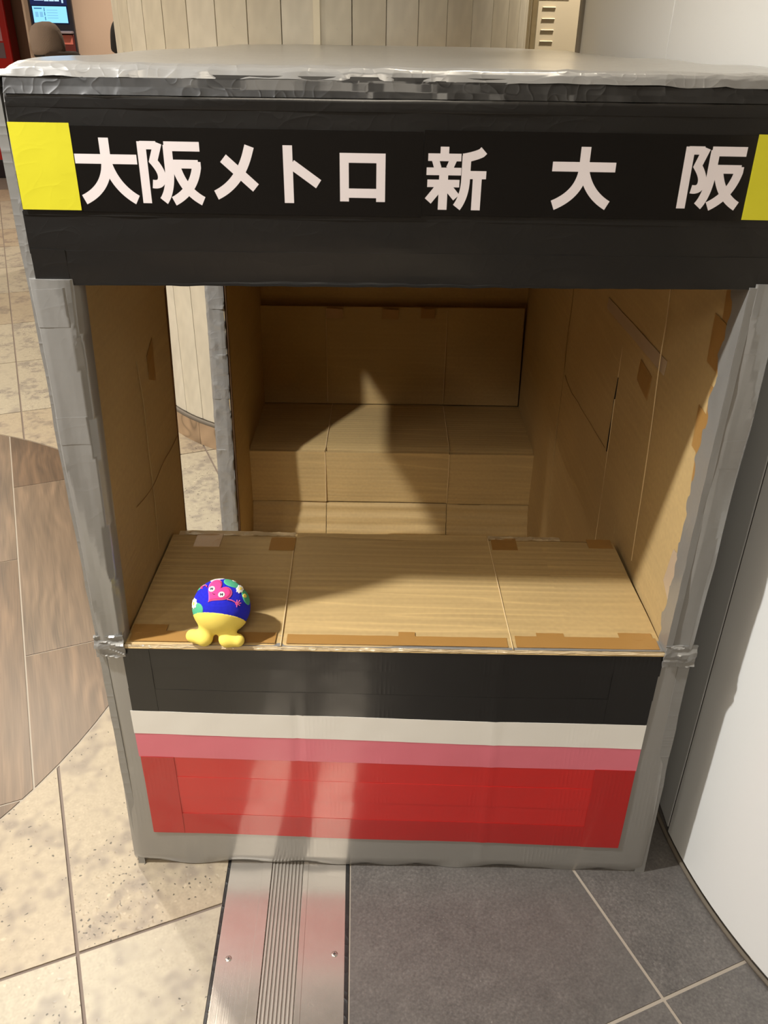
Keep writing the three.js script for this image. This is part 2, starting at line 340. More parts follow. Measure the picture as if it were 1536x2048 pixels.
// louvred panel beyond the gap between round column and right wall
{
  const w = structGroup('wall_back'); w.name = 'wall_back';
  const cm = std({ color: 0xe0d3b8, roughness: 0.6 });
  add('panel', rbox(0.59, 0.80, 0, CEILING, -3.06, -3.0, 0.004, 1), cm, w);
  add('panel', box(0.83, 2.2, 0, CEILING, -3.08, -3.02), cm, w);
  add('reveal', box(0.76, 0.85, 0, CEILING, -3.1, -3.064), std({ color: 0x6c6251, roughness: 0.8 }), w);
  for (let k = 0; k < 16; k++) {
    const y = 1.0 + k * 0.042;
    const g = new THREE.CylinderGeometry(0.005, 0.005, 0.055, 10, 1, false, 0, Math.PI); g.rotateZ(Math.PI / 2); g.rotateX(-0.5); g.translate(0.665, y, -2.999);
    add('louvre', g, cm, w);
  }
  add('seam', box(0.596, 0.745, 1.66, 1.664, -3.001, -2.9985), std({ color: 0xb5a88c, roughness: 0.8 }), w);
}
// ---------------------------------------------------------------- round column clad in upright boards
{
  const c = structGroup('column'); c.name = 'column';
  const C = { x: -0.277, z: -2.712, r: 0.807 };
  const bt = dataTex(256, 512, (u, v) => { const t = 1 + 0.045 * wrapNoise(u, v, 8, 3) + 0.035 * wrapNoise(u, v, 30, 8) - 0.25 * smooth(0.58, 0.7, wrapNoise(u, v, 26, 15)); return [0.80 * t, 0.775 * t, 0.715 * t]; }, true, 0.7, 1.4);
  const bm = [0xffffff, 0xfbfaf7, 0xf6f4f0].map((k) => std({ map: bt, color: k, roughness: 0.6 }));
  const core = new THREE.CylinderGeometry(C.r - 0.013, C.r - 0.013, CEILING, 64); core.translate(C.x, CEILING / 2, C.z);
  add('core', core, std({ color: 0x4b4438, roughness: 0.9 }), c);
  const at = (deg, r, y) => { const a = THREE.MathUtils.degToRad(deg); return [C.x + Math.sin(a) * r, y, C.z + Math.cos(a) * r]; };
  const step = 8.0, start = 2.6; // the joint under the pale batten, measured from straight ahead
  for (let i = -11; i < 11; i++) {
    const a = start + i * step + 0.13, b = start + (i + 1) * step - 0.13;
    add('plank', sheet(at(a, C.r, 0.115), at(b, C.r, 0.115), at(b, C.r, CEILING), at(a, C.r, CEILING), 3, 1, 0.014, { disp: (u) => 0.002 * (1 - (2 * u - 1) ** 2) - 0.0012 * (Math.abs(2 * u - 1) ** 8) }), bm[(i * 7 + 70) % 3], c);
  }
  add('batten', sheet(at(start - 0.75, C.r + 0.006, 0.115), at(start + 0.75, C.r + 0.006, 0.115), at(start + 0.75, C.r + 0.006, CEILING), at(start - 0.75, C.r + 0.006, CEILING), 1, 1, 0.008), std({ color: 0xdfd6bf, roughness: 0.55 }), c);
  const trimM = std({ color: 0xcdbf9f, roughness: 0.6, bumpMap: plaster, bumpScale: 0.003 });
  add('edge_trim', rbox(0.485, 0.535, 0, CEILING, -2.66, -2.60, 0.004, 1), trimM, c);
  add('edge_trim', rbox(0.54, 0.565, 0, CEILING, -2.70, -2.63, 0.004, 1), trimM, c);
  const stone = std({ color: 0xa8937c, roughness: 0.45, map: dataTex(256, 256, (u, v) => { const ve = Math.pow(clamp(1 - Math.abs(wrapNoise(u, v, 5, 3)) * 5), 3), t = 1 + 0.1 * wrapNoise(u, v, 9, 2) - 0.22 * ve; return [0.95 * t, 0.92 * t, 0.88 * t]; }, true, 0.5) });
  const cap = std({ color: 0x5d564d, roughness: 0.5 });
  for (let i = -6; i < 6; i++) { const a = i * 15 - 8, b = a + 14.8; add('skirting', sheet(at(a, C.r + 0.016, 0), at(b, C.r + 0.016, 0), at(b, C.r + 0.016, 0.1), at(a, C.r + 0.016, 0.1), 6, 1, 0.024, { disp: (u) => 0.0068 * (1 - (2 * u - 1) ** 2), both: true }), stone, c); }
  const ring = new THREE.TorusGeometry(C.r + 0.006, 0.011, 8, 96, Math.PI); ring.rotateX(Math.PI / 2); ring.translate(C.x, 0.104, C.z);
  add('skirting_cap', ring, cap, c);
}
// ---------------------------------------------------------------- far end of the hall
struct('pillar', rbox(-3.30, -2.0, 0, CEILING, -8.2, -7.52, 0.01, 1), std({ color: 0xb39a88, roughness: 0.6, bumpMap: plaster, bumpScale: 0.001 })).name = 'pillar';
struct('wall_corner', box(-4.6, -3.34, 0, CEILING, -9.5, -9.2), M.brown).name = 'wall_corner';
{
  const t = thing('digital_signboard', 'tall black-framed screen with a blue page, mounted on the brown pillar', 'screen', [-3.035, 0, -7.5]);
  add('housing', rbox(-0.19, 0.19, 1.0, 2.2, -0.015, 0.03, 0.008, 2), std({ color: 0x23222a, roughness: 0.35 }), t);
  const scr = canvasTex(512, 1024, (c, w, h) => {
    c.fillStyle = '#10162e'; c.fillRect(0, 0, w, h);
    c.fillStyle = '#12a5ea'; c.fillRect(0, 0, w, 700);
    c.fillStyle = '#63cdf2'; for (const x of [180, 330]) { c.beginPath(); c.arc(x, 630, 56, 0, 7); c.fill(); }
    c.fillStyle = '#1693d0'; for (const x of [180, 330]) for (const y of [615, 635, 655]) c.fillRect(x - 30, y, 60, 7);
    c.fillStyle = '#1c2348'; c.fillRect(0, 715, w, 90);
    c.fillStyle = '#b9d8ee'; c.fillRect(60, 733, 130, 22); for (let k = 0; k < 3; k++) c.fillRect(200 + k * 72, 728, 64, 34); c.fillRect(440, 730, 24, 50);
    c.fillStyle = '#8fd6f3'; c.fillRect(18, 820, w - 36, 190);
    c.fillStyle = '#3f6f98'; c.fillRect(40, 838, 110, 14); for (const y of [836, 886, 940]) c.fillRect(176, y, 12, 42);
    c.fillStyle = '#79b4d6'; c.fillRect(48, 885, 44, 60); c.fillRect(112, 885, 44, 60); for (const y of [860, 890, 920, 950]) c.fillRect(215, y, 150, 8);
  });
  const sg = new THREE.PlaneGeometry(0.325, 0.68); sg.translate(-0.005, 1.868, 0.0315);
  add('screen_glass', sg, std({ color: 0x05070a, roughness: 0.2, emissive: 0xffffff, emissiveMap: scr, emissiveIntensity: 0.95 }), t);
  add('ledge', rbox(-0.175, 0.18, 1.455, 1.475, 0.02, 0.09, 0.004, 1), std({ color: 0x8b7f86, roughness: 0.4 }), t);
  const low = add('lower_panel', rbox(-0.18, 0.18, 1.05, 1.45, 0.0, 0.04, 0.006, 1), std({ color: 0x5b1f1a, roughness: 0.5 }), t);
  add('notice', rbox(0.08, 0.165, 1.37, 1.445, 0.04, 0.043, 0.001, 1), std({ color: 0xc66a5c, roughness: 0.6 }), low);
  for (const y of [1.43, 1.405, 1.38]) add('notice', rbox(0.02, 0.07, y - 0.008, y + 0.006, 0.04, 0.042, 0.0008, 1), std({ color: 0xc79a90, roughness: 0.6 }), low);
  const L = new THREE.RectAreaLight(0x6fc4ff, 1.2, 0.32, 0.66); L.position.set(-0.005, 1.868, 0.04); L.lookAt(-0.005, 1.868, 2); t.add(L);
}
{
  const t = thing('vending_machine', 'red drinks vending machine standing by the far brown wall', 'vending machine', [-4.5, 0, -9.05]);
  const rm = phy({ color: 0xa8120f, roughness: 0.35, clearcoat: 0.5, clearcoatRoughness: 0.2 });
  add('cabinet', rbox(-0.52, 0.46, 0.12, 1.83, -0.14, 0.08, 0.02, 3), rm, t);
  add('plinth', rbox(-0.5, 0.44, 0, 0.19, -0.12, 0.09, 0.006, 1), std({ color: 0x1d0f16, roughness: 0.6 }), t);
  add('side_label', rbox(0.3, 0.385, 1.36, 1.52, 0.079, 0.083, 0.001, 1), std({ color: 0xb98089, roughness: 0.5 }), t);
  add('side_label', rbox(0.28, 0.39, 1.20, 1.345, 0.079, 0.083, 0.001, 1), std({ color: 0x67545b, roughness: 0.5 }), t);
  add('display_window', rbox(-0.46, 0.2, 1.0, 1.7, 0.078, 0.084, 0.002, 1), std({ color: 0x9aa2aa, roughness: 0.15 }), t);
}

// ---------------------------------------------------------------- the cardboard train
const train = thing('cardboard_train', 'child-sized train front built of cardboard boxes covered with grey, black and red tape', 'cardboard train', [0, 0, 0]);
const RN = (s, f1, amp, z) => (u, v, p) => amp * (0.6 * noise(p.x * f1, p.y * f1, p.z * f1 + z) + 0.4 * Math.pow(clamp(1 - Math.abs(noise(p.x * f1 * 1.7 + 3, p.y * f1 * s, p.z * f1 + z)) * 2.4), 4));
// lower front
const frontBend = (p) => 0.0035 * noise(p.x * 3, p.y * 2.2, 4) - 0.0016 * Math.exp(-(((p.x + 0.155) / 0.006) ** 2)) * smooth(0.52, 0.4, p.y) * (0.7 + 0.8 * noise(p.y * 22, 3, 1)) + 0.001 * Math.exp(-(((p.x - 0.215) / 0.008) ** 2));
const front = add('front_panel', sheet([-0.516, 0.004, 0], [0.567, -0.001 + 0.001, 0], [0.552, 0.598, 0], [-0.502, 0.594, 0], 110, 60, 0.03, { disp: (u, v, p) => frontBend(p) - 0.012 * smooth(0.03, 0, v) * (0.5 + noise(p.x * 9, 1, 1)) - 0.004 * smooth(0.012, 0, Math.min(u, 1 - u)) }), M.silverFlat, train, 'grey taped lower front board');
const yl = (y) => y, stripe = (name, yTL, yTR, yBL, yBR, mat, xl = -0.464, xr = 0.499, lift = 0.0012, label) => add(name, sheet([xl, yBL, 0.0005], [xr, yBR, 0.0005], [xr, yTR, 0.0005], [xl, yTL, 0.0005], Math.max(4, Math.round((xr - xl) * 110)), 6, 0.0006, { disp: (u, v, p) => frontBend(p) + lift + 0.0004 * noise(p.x * 22, p.y * 22, lift * 9000), both: true }), mat, front, label);
stripe('black_tape', 0.593, 0.596, 0.543, 0.541, M.black, -0.461, 0.503, 0.0014);
stripe('black_tape', 0.546, 0.543, 0.489, 0.482, M.black, -0.462, 0.501, 0.0008);
stripe('black_tape', 0.491, 0.484, 0.436, 0.421, M.black, -0.464, 0.498, 0.0013);
stripe('black_end_tape', 0.591, 0.5915, 0.4385, 0.438, M.black, -0.463, -0.415, 0.002);
stripe('black_end_tape', 0.594, 0.5945, 0.425, 0.424, M.black, 0.418, 0.4995, 0.0021);
stripe('white_tape', 0.4365, 0.4215, 0.379, 0.3605, M.white, -0.468, 0.5, 0.0018, 'white stripe');
stripe('pink_tape', 0.381, 0.3625, 0.317, 0.3015, M.pink, -0.467, 0.5, 0.0012, 'pink stripe');
stripe('red_tape', 0.319, 0.3035, 0.262, 0.246, M.red, -0.4645, 0.499, 0.0008);
stripe('red_tape', 0.264, 0.248, 0.207, 0.190, M.red, -0.4638, 0.4985, 0.0014);
stripe('red_tape', 0.209, 0.192, 0.158, 0.138, M.red, -0.463, 0.4985, 0.0008);
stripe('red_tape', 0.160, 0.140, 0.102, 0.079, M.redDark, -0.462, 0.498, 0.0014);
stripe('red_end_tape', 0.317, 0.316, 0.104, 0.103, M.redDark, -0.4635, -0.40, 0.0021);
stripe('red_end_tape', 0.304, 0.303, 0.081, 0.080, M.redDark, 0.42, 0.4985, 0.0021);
// side edges of the lower box
add('edge_tape', sheet([0.567, 0, 0.0], [0.56, 0, -0.42], [0.556, 0.6, -0.42], [0.552, 0.598, 0.0], 10, 16, 0.02, { disp: RN(1, 14, 0.003, 2) }), M.silver, train);
// posts beside the opening
const postWave = (k) => (u, v, p) => 0.006 * Math.pow(clamp(1 - Math.abs(noise(p.x * 15 + p.y * 2.6, p.y * 1.1, k)) * 1.6), 2) + 0.003 * noise(p.x * 9, p.y * 3.5, k + 3) + 0.0003 * noise(p.x * 60, p.y * 50, k) - (k > 5 ? 0.004 : 0.012) * smooth(0.16, 0, u) ** 2 - 0.010 * smooth(0.84, 1, u) ** 2;
const postL = add('post', sheet([-0.503, 0.588, 0.004], [-0.455, 0.588, 0.004], [-0.433, 1.24, 0.004], [-0.505, 1.24, 0.004], 16, 110, 0.034, { disp: postWave(2) }), M.silverPost, train);
const postR = add('post', sheet([0.507, 0.592, 0.004], [0.551, 0.592, 0.004], [0.556, 1.25, 0.004], [0.509, 1.25, 0.004], 14, 110, 0.034, { disp: postWave(9) }), M.silverPost, train);
for (const [xa, xb, p] of [[-0.507, -0.455, postL], [0.5, 0.556, postR]]) add('joint_tape', sheet([xa, 0.57, 0.008], [xb, 0.572, 0.008], [xb, 0.618, 0.006], [xa, 0.616, 0.006], 24, 20, 0.004, { disp: (u, v, q) => 0.0045 * Math.pow(clamp(1 - Math.abs(noise(q.x * 30, q.y * 60, 4)) * 2.2), 3) + 0.004 * Math.exp(-(((v - 0.55) / 0.12) ** 2)), both: true }), M.silver, p);
for (const [y, h] of [[0.985, 0.05], [1.17, 0.06]]) {
  add('tape_band', sheet([-0.5045, y, 0.005], [-0.442, y + 0.004, 0.005], [-0.442, y + h, 0.005], [-0.5045, y + h - 0.006, 0.005], 16, 16, 0.003, { disp: (u, v, p) => postWave(2)(u, v, p) + -0.0006 + 0.0003 * noise(p.x * 30, p.y * 30, y), both: true }), M.silverPost, postL);
  add('tape_band', sheet([0.509, y - 0.02, 0.005], [0.5535, y - 0.02, 0.005], [0.5535, y + h - 0.02, 0.005], [0.509, y + h - 0.025, 0.005], 14, 16, 0.003, { disp: (u, v, p) => postWave(9)(u, v, p) + -0.0006 + 0.0003 * noise(p.x * 30, p.y * 30, y), both: true }), M.silverPost, postR);
}
// header
const headBend = (p) => -0.007 * smooth(1.44, 1.5, p.y) ** 2 + 0.0035 * Math.exp(-(((p.y - 1.467 + 0.004 * noise(p.x * 5, 1, 2)) / 0.006) ** 2)) * (0.6 + noise(p.x * 3, 4, 4)) + 0.004 * noise(p.x * 2.6, p.y * 3, 8) - 0.006 * Math.exp(-(((p.x + 0.12) / 0.2) ** 2)) * smooth(1.3, 1.24, p.y);
const header = add('header', sheet([-0.5, 1.232, 0], [0.553, 1.242, 0], [0.552, 1.497, 0], [-0.486, 1.495, 0], 90, 40, 0.04, { disp: (u, v, p) => headBend(p) }), M.silver, train, 'deep header board over the opening');
const hstrip = (name, yBL, yBR, yTL, yTR, mat, xl, xr, lift, nu = 80) => add(name, sheet([xl, yBL, 0.001], [xr, yBR, 0.001], [xr, yTR, 0.001], [xl, yTL, 0.001], nu, 8, 0.0007, { disp: (u, v, p) => headBend(p) + lift + 0.0009 * noise(p.x * 14, p.y * 26, lift * 7000), both: true }), mat, header);
hstrip('black_tape', 1.456, 1.458, 1.4945, 1.4975, M.blackHead, -0.4855, 0.552, 0.0022);
hstrip('black_tape', 1.420, 1.423, 1.461, 1.463, M.blackHead, -0.4865, 0.552, 0.0014);
hstrip('black_tape', 1.375, 1.376, 1.425, 1.427, M.blackHead, -0.488, 0.552, 0.0007);
hstrip('black_tape', 1.325, 1.325, 1.38, 1.38, M.blackHead, -0.489, 0.552, 0.0013);
hstrip('black_tape', 1.274, 1.282, 1.33, 1.33, M.blackHead, -0.4905, 0.553, 0.0007);
hstrip('black_tape', 1.231, 1.243, 1.279, 1.286, M.blackHead, -0.487, 0.553, 0.0015);
hstrip('black_end_tape', 1.233, 1.234, 1.281, 1.280, M.blackHead, -0.489, -0.442, 0.0024, 8);
// folded lower lip of the header
add('header_lip', sheet([-0.486, 1.2315, 0.0025], [-0.486, 1.230, -0.03], [0.553, 1.241, -0.03], [0.553, 1.242, 0.0025], 6, 90, 0.003, { disp: (u, v, p) => 0.004 * noise(p.x * 5, 2, 3) + 0.0018 * noise(p.x * 30, p.z * 30, 1), both: true }), M.black, header);
const crumpleBlack = phy({ color: 0x0e0d0c, roughness: 0.5, clearcoat: 0.28, clearcoatRoughness: 0.15, bumpMap: crumple, bumpScale: 0.002 });
add('edge_fold', sheet([-0.4855, 1.471, 0.003], [0.55, 1.474, 0.003], [0.55, 1.4935, 0.002], [-0.4855, 1.4905, 0.002], 260, 12, 0.0008, { disp: (u, v, p) => headBend(p) + 0.0022 + 0.0007 * noise(p.x * 24 + p.y * 30, p.y * 30, 6) + 0.0016 * Math.pow(clamp(1 - Math.abs(noise(p.x * 13 + p.y * 26, p.y * 9, 12)) * 2.0), 3), both: true }), crumpleBlack, header);
// lettering
function glyph(c, ch, x, y, w, h, s) {
  const P = (a, b) => [x + a * w, y + b * h];
  c.lineCap = 'butt'; c.lineJoin = 'miter'; c.strokeStyle = '#e2d9d9';
  const line = (k, ...pts) => { c.lineWidth = s * k; c.beginPath(); pts.forEach((p, i) => (i ? c.lineTo(...P(...p)) : c.moveTo(...P(...p)))); c.stroke(); };
  const curve = (k, a, b, d, e) => { c.lineWidth = s * k; c.beginPath(); c.moveTo(...P(...a)); c.lineTo(...P(...b)); c.quadraticCurveTo(...P(...d), ...P(...e)); c.stroke(); };
  if (ch === 'dai') {
    line(1, [0, 0.315], [1, 0.315]);
    curve(1.08, [0.5, 0], [0.5, 0.3], [0.5, 0.74], [0.06, 0.94]);
    curve(1.05, [0.5, 0.32], [0.51, 0.36], [0.6, 0.74], [0.94, 0.93]);
  } else if (ch === 'han') {
    line(0.98, [0.075, 0], [0.075, 1]);
    line(0.85, [0.05, 0.06], [0.3, 0.06]);
    c.lineWidth = s * 0.9; c.beginPath(); c.moveTo(...P(0.33, 0.02)); c.lineTo(...P(0.235, 0.31)); c.quadraticCurveTo(...P(0.38, 0.5), ...P(0.335, 0.62)); c.quadraticCurveTo(...P(0.31, 0.7), ...P(0.19, 0.68)); c.stroke();
    line(0.98, [0.42, 0.07], [0.97, 0.07]);
    curve(1.0, [0.475, 0.05], [0.475, 0.42], [0.47, 0.78], [0.34, 0.96]);
    line(0.9, [0.45, 0.35], [0.93, 0.35]);
    curve(1.0, [0.9, 0.31], [0.9, 0.4], [0.83, 0.78], [0.5, 0.96]);
    curve(1.0, [0.585, 0.4], [0.6, 0.46], [0.7, 0.8], [0.97, 0.95]);
  } else if (ch === 'me') {
    curve(1.05, [0.86, 0.02], [0.83, 0.1], [0.62, 0.72], [0.05, 0.95]);
    line(1.05, [0.26, 0.25], [0.96, 0.8]);
  } else if (ch === 'to') {
    line(1.05, [0.13, 0], [0.13, 1]);
    line(1.05, [0.22, 0.32], [0.93, 0.66]);
  } else if (ch === 'ro') {
    line(1, [0.09, 1], [0.09, 0.09], [0.91, 0.09], [0.91, 1]);
    line(1, [0.09, 0.82], [0.91, 0.82]);
  } else if (ch === 'shin') {
    line(0.95, [0.29, 0], [0.29, 0.16]);
    line(0.78, [0.02, 0.165], [0.57, 0.165]);
    line(0.8, [0.14, 0.2], [0.19, 0.34]); line(0.8, [0.44, 0.2], [0.38, 0.34]);
    line(0.8, [0.0, 0.385], [0.58, 0.385]);
    line(0.8, [0.02, 0.575], [0.56, 0.575]);
    line(1.0, [0.29, 0.38], [0.29, 1]);
    line(0.9, [0.25, 0.6], [0.04, 0.86]); line(0.9, [0.34, 0.6], [0.52, 0.8]);
    curve(0.95, [0.94, 0.05], [0.9, 0.09], [0.8, 0.14], [0.6, 0.175]);
    curve(0.98, [0.66, 0.13], [0.66, 0.5], [0.66, 0.78], [0.53, 0.96]);
    line(0.85, [0.62, 0.435], [1.0, 0.435]);
    line(1.0, [0.855, 0.43], [0.855, 1]);
  }
}
function signBoard(name, x0, x1, y0, y1, list, label) {
  const W = Math.round((x1 - x0) * 3600), H = Math.round((y1 - y0) * 3600);
  const tex = canvasTex(W, H, (c) => {
    c.fillStyle = '#131211'; c.fillRect(0, 0, W, H);
    for (const [ch, a, b, t, u] of list) glyph(c, ch, (a - x0) * 3600, (y1 - t) * 3600, (b - a) * 3600, (t - u) * 3600, 0.0118 * 3600);
  });
  const g = sheet([x0, y0, 0.0], [x1, y0, 0.0], [x1, y1, 0.0], [x0, y1, 0.0], 60, 8, 0.0006, { disp: (u, v, p) => headBend(p) + 0.0042 + 0.0008 * noise(p.x * 9, p.y * 9, 31), both: true });
  const uv = g.attributes.uv; for (let i = 0; i < uv.count; i++) uv.setXY(i, uv.getX(i) / (x1 - x0), uv.getY(i) / (y1 - y0));
  return add(name, g, phy({ map: tex, roughness: 0.22, clearcoat: 0.7, clearcoatRoughness: 0.07 }), header, label);
}
signBoard('sign_strip', -0.4105, 0.0425, 1.331, 1.4355, [['dai', -0.4085, -0.328, 1.422, 1.341], ['han', -0.3265, -0.243, 1.4185, 1.343], ['me', -0.231, -0.173, 1.4165, 1.3515], ['to', -0.1385, -0.0895, 1.417, 1.3465], ['ro', -0.0645, -0.0065, 1.4085, 1.3495]], 'glossy black strip with five white characters');
signBoard('sign_strip', 0.0435, 0.4695, 1.3335, 1.4375, [['shin', 0.0475, 0.1255, 1.4185, 1.341], ['dai', 0.2105, 0.2925, 1.421, 1.3445], ['han', 0.379, 0.4605, 1.4235, 1.348]], 'glossy black strip with three white characters');
for (const [xl, xr, y0, y1, sl] of [[-0.4875, -0.4095, 1.3325, 1.4385, 0.0], [0.4685, 0.5475, 1.335, 1.439, 0]]) add('yellow_square', sheet([xl, y0, 0], [xr, y0, 0], [xr, y1, 0], [xl + sl, y1, 0], 10, 10, 0.0006, { disp: (u, v, p) => headBend(p) + 0.0048 + 0.0003 * noise(p.x * 30, p.y * 30, 2), both: true }), M.yellow, header, 'yellow square');
// roof: silver sheet with rounded, crinkled front edge
{
  const nu = 90, prof = [];
  for (let i = 0; i <= 10; i++) { const a = i / 10 * Math.PI / 2; prof.push([-0.002 - 0.016 + 0.016 * Math.cos(a), 1.490 + 0.016 * Math.sin(a)]); }
  const nz = 60; for (let i = 1; i <= nz; i++) prof.push([-0.018 - i / nz * 1.847, 1.506]);
  const pos = [], uv = [], idx = []; let s = 0;
  prof.forEach(([z, y], j) => {
    if (j) s += Math.hypot(z - prof[j - 1][0], y - prof[j - 1][1]);
    for (let i = 0; i <= nu; i++) {
      const u = i / nu, e = Math.min(u, 1 - u), fr = smooth(-0.12, 0, z);
      const xl = lerp(-0.505, -0.488, fr * 0.9), xr = lerp(0.557, 0.555, fr);
      const x = lerp(xl, xr, u);
      const side = 0.007 * smooth(0.16, 0.03, e) * smooth(0.0, -0.3, z) * smooth(-1.3, -0.7, z) - 0.012 * smooth(0.02, 0, e);
      const crk = fr * (0.0018 * noise(x * 26, s * 30, 2) + 0.0026 * Math.pow(clamp(1 - Math.abs(noise(x * 12, s * 22, 8)) * 2.5), 4));
      const sag = -0.011 * smooth(-0.05, -0.5, z) + 0.004 * smooth(-1.2, -1.8, z) * smooth(0.0, 0.25, e);
      const w = 0.005 * noise(x * 3.1, z * 2.4, 6) * smooth(-0.03, -0.3, z);
      pos.push(x, y + (j > 3 ? side + sag + w : 0) + crk * 0.8, z + crk * 0.6 * smooth(10, 0, j)); uv.push(x, s);
    }
  });
  const R = nu + 1; for (let j = 0; j < prof.length - 1; j++) for (let i = 0; i < nu; i++) { const k = j * R + i; idx.push(k, k + 1, k + R + 1, k, k + R + 1, k + R); }
  // underside closes the sheet
  const n0 = pos.length / 3;
  for (let j = 0; j < prof.length; j++) for (const x of [-0.498, 0.55]) { const z = Math.min(prof[j][0], -0.004); pos.push(x, 1.478, z); uv.push(x, z); }
  for (let j = 0; j < prof.length - 1; j++) { const a = n0 + j * 2; idx.push(a, a + 2, a + 3, a, a + 3, a + 1); idx.push(a, j * R, (j + 1) * R, a, (j + 1) * R, a + 2); idx.push(a + 1, a + 3, (j + 1) * R + nu, a + 1, (j + 1) * R + nu, j * R + nu); }
  const last = prof.length - 1; for (let i = 0; i < nu; i++) { const k = last * R + i; idx.push(k, k + 1, n0 + last * 2 + 1); } idx.push(last * R, n0 + last * 2 + 1, n0 + last * 2);
  const g = new THREE.BufferGeometry(); g.setAttribute('position', new THREE.Float32BufferAttribute(pos, 3)); g.setAttribute('uv', new THREE.Float32BufferAttribute(uv, 2)); g.setIndex(idx);
  const roof = add('roof', toCreasedNormals(g, 0.8), M.silver, train, 'grey taped roof with crinkled front edge');
}
add('roof_lining', sheet([-0.47, 1.474, -0.03], [-0.47, 1.474, -1.83], [0.52, 1.474, -1.83], [0.52, 1.474, -0.03], 4, 4, 0.006), M.card, train);

// inner walls: cardboard inside, grey tape outside
const XL = -0.458, XR = 0.503;
const waves = { L1: (p) => wallWave(2)(0, 0, p), R: (p) => -wallWave(11)(0, 0, p) * smooth(0, -0.11, p.z) };
const wallWave = (k) => (u, v, p) => 0.0022 * noise(p.z * 2.6, p.y * 2.2, k) + 0.0008 * noise(p.z * 9, p.y * 7, k);
const ridge = (a, b, r, mat, parent, name = 'crease', wave) => { // a raised fold line lying on a surface
  const A = V(...a), B = V(...b), n = 10, pts = []; for (let i = 0; i <= n; i++) { const t = i / n; pts.push(A.clone().lerp(B, t).add(V(0.0008 * noise(t * 5, a[0] * 9, 1), 0.0008 * noise(t * 5, a[1] * 9, 4), 0.0008 * noise(t * 5, a[2] * 9, 7)))); if (wave) pts.forEach((q) => { q.x += wave(q); }); }
  return add(name, new THREE.TubeGeometry(new THREE.CatmullRomCurve3(pts), 24, r, 5), mat, parent);
};
const doorF = (y) => -0.487 - 0.112 * (y - 0.529), doorB = (y) => -1.07 - 0.09 * y;
const jag = (amp, f, k) => (u, v) => [u + (u > 0.5 ? amp * smooth(0.9, 1, u) : -amp * smooth(0.1, 0, u)) * (u > 0.98 || u < 0.02 ? noise(v * f, k, 2) : 0), v];
// left wall, part in front of the doorway (seen from inside: normal +x, so u runs from back to front ... z decreasing)
const wl1 = add('side_wall', sheet([XL, 0, -0.025], [XL, 0, doorF(0)], [XL, 1.475, doorF(1.475)], [XL, 1.475, -0.025], 26, 80, 0.034, { disp: wallWave(2), shift: (u, v) => [u >= 0.999 ? 1 + 0.012 * noise(v * 30, 3, 1) + 0.02 * Math.exp(-(((v - 0.532) / 0.012) ** 2)) : u, v] }), M.card, train);
const wl2 = add('side_wall', sheet([XL, 0, doorB(0)], [XL, 0, -1.85], [XL, 1.475, -1.85], [XL, 1.475, doorB(1.475)], 26, 60, 0.034, { disp: (u, v, p) => wallWave(5)(u, v, p) * smooth(0, 0.15, u) }), M.card, train);
add('lintel', sheet([XL, 1.08, doorF(1.08) + 0.01], [XL, 1.08, doorB(1.08) - 0.01], [XL, 1.475, doorB(1.11) - 0.01], [XL, 1.475, doorF(1.11) + 0.01], 16, 10, 0.034), M.card, train);
add('door_edge', sheet([XL + 0.002, 0, doorF(0) - 0.003], [XL - 0.036, 0, doorF(0) - 0.003], [XL - 0.036, 1.11, doorF(1.11) - 0.003], [XL + 0.002, 1.11, doorF(1.11) - 0.003], 4, 60, 0.004, { disp: (u, v, p) => 0.003 * noise(v * 60, u * 3, 4) }), M.cardEdge, train);
// outer grey skin
add('outer_skin', sheet([-0.507, 0, doorF(0) - 0.004], [-0.507, 0, -0.0], [-0.503, 1.49, -0.0], [-0.503, 1.49, doorF(1.49) - 0.004], 14, 50, 0.012, { disp: RN(1, 7, 0.004, 3) }), M.silver, train);
add('outer_skin', sheet([-0.507, 0, -1.855], [-0.505, 0, doorB(0) + 0.001], [-0.503, 1.49, doorB(1.49) + 0.001], [-0.505, 1.49, -1.855], 14, 50, 0.012, { disp: RN(1, 7, 0.004, 6) }), M.silver, train);
add('outer_skin', sheet([-0.505, 1.12, doorB(1.11)], [-0.505, 1.12, doorF(1.11)], [-0.503, 1.49, doorF(1.11)], [-0.503, 1.49, doorB(1.11)], 14, 12, 0.012, { disp: RN(1, 7, 0.004, 9) }), M.silver, train);
// grey tape wrapped round the rear door edge, in overlapping lengths
{
  const cuts = [0, 0.2, 0.43, 0.6, 0.72, 0.86, 0.95, 1.09];
  for (let i = 0; i < cuts.length - 1; i++) {
    const y0 = cuts[i], y1 = cuts[i + 1] + 0.012, o = 0.0035 + (i % 2) * 0.0012;
    add('door_edge_tape', sheet([-0.508, y0, doorB(y0) + o], [XL + 0.001, y0, doorB(y0) + o], [XL + 0.001, y1, doorB(y1) + o], [-0.508, y1, doorB(y1) + o], 10, 24, 0.004, { disp: (u, v, p) => 0.0022 * noise(p.x * 40, p.y * 28, i) + 0.004 * Math.pow(clamp(1 - Math.abs(noise(p.x * 18 + p.y * 8, p.y * 16, i * 3)) * 2.4), 4) - 0.005 * smooth(0.85, 1, u) - 0.004 * smooth(0.15, 0, u) }), M.silver, train);
  }
  ridge([XL + 0.004, 0.03, doorB(0) - 0.008], [XL + 0.004, 1.1, doorB(1.1) - 0.008], 0.004, M.cardEdge, train, 'door_edge');
}
ridge([XL + 0.0005, 0.775, -0.1], [XL + 0.0005, 0.765, -0.515], 0.0009, M.creaseDark, wl1, 'crease', waves.L1);
ridge([XL + 0.0005, 1.17, -0.067], [XL + 0.0005, 1.19, -0.2], 0.0009, M.creaseDark, wl1, 'crease', waves.L1);
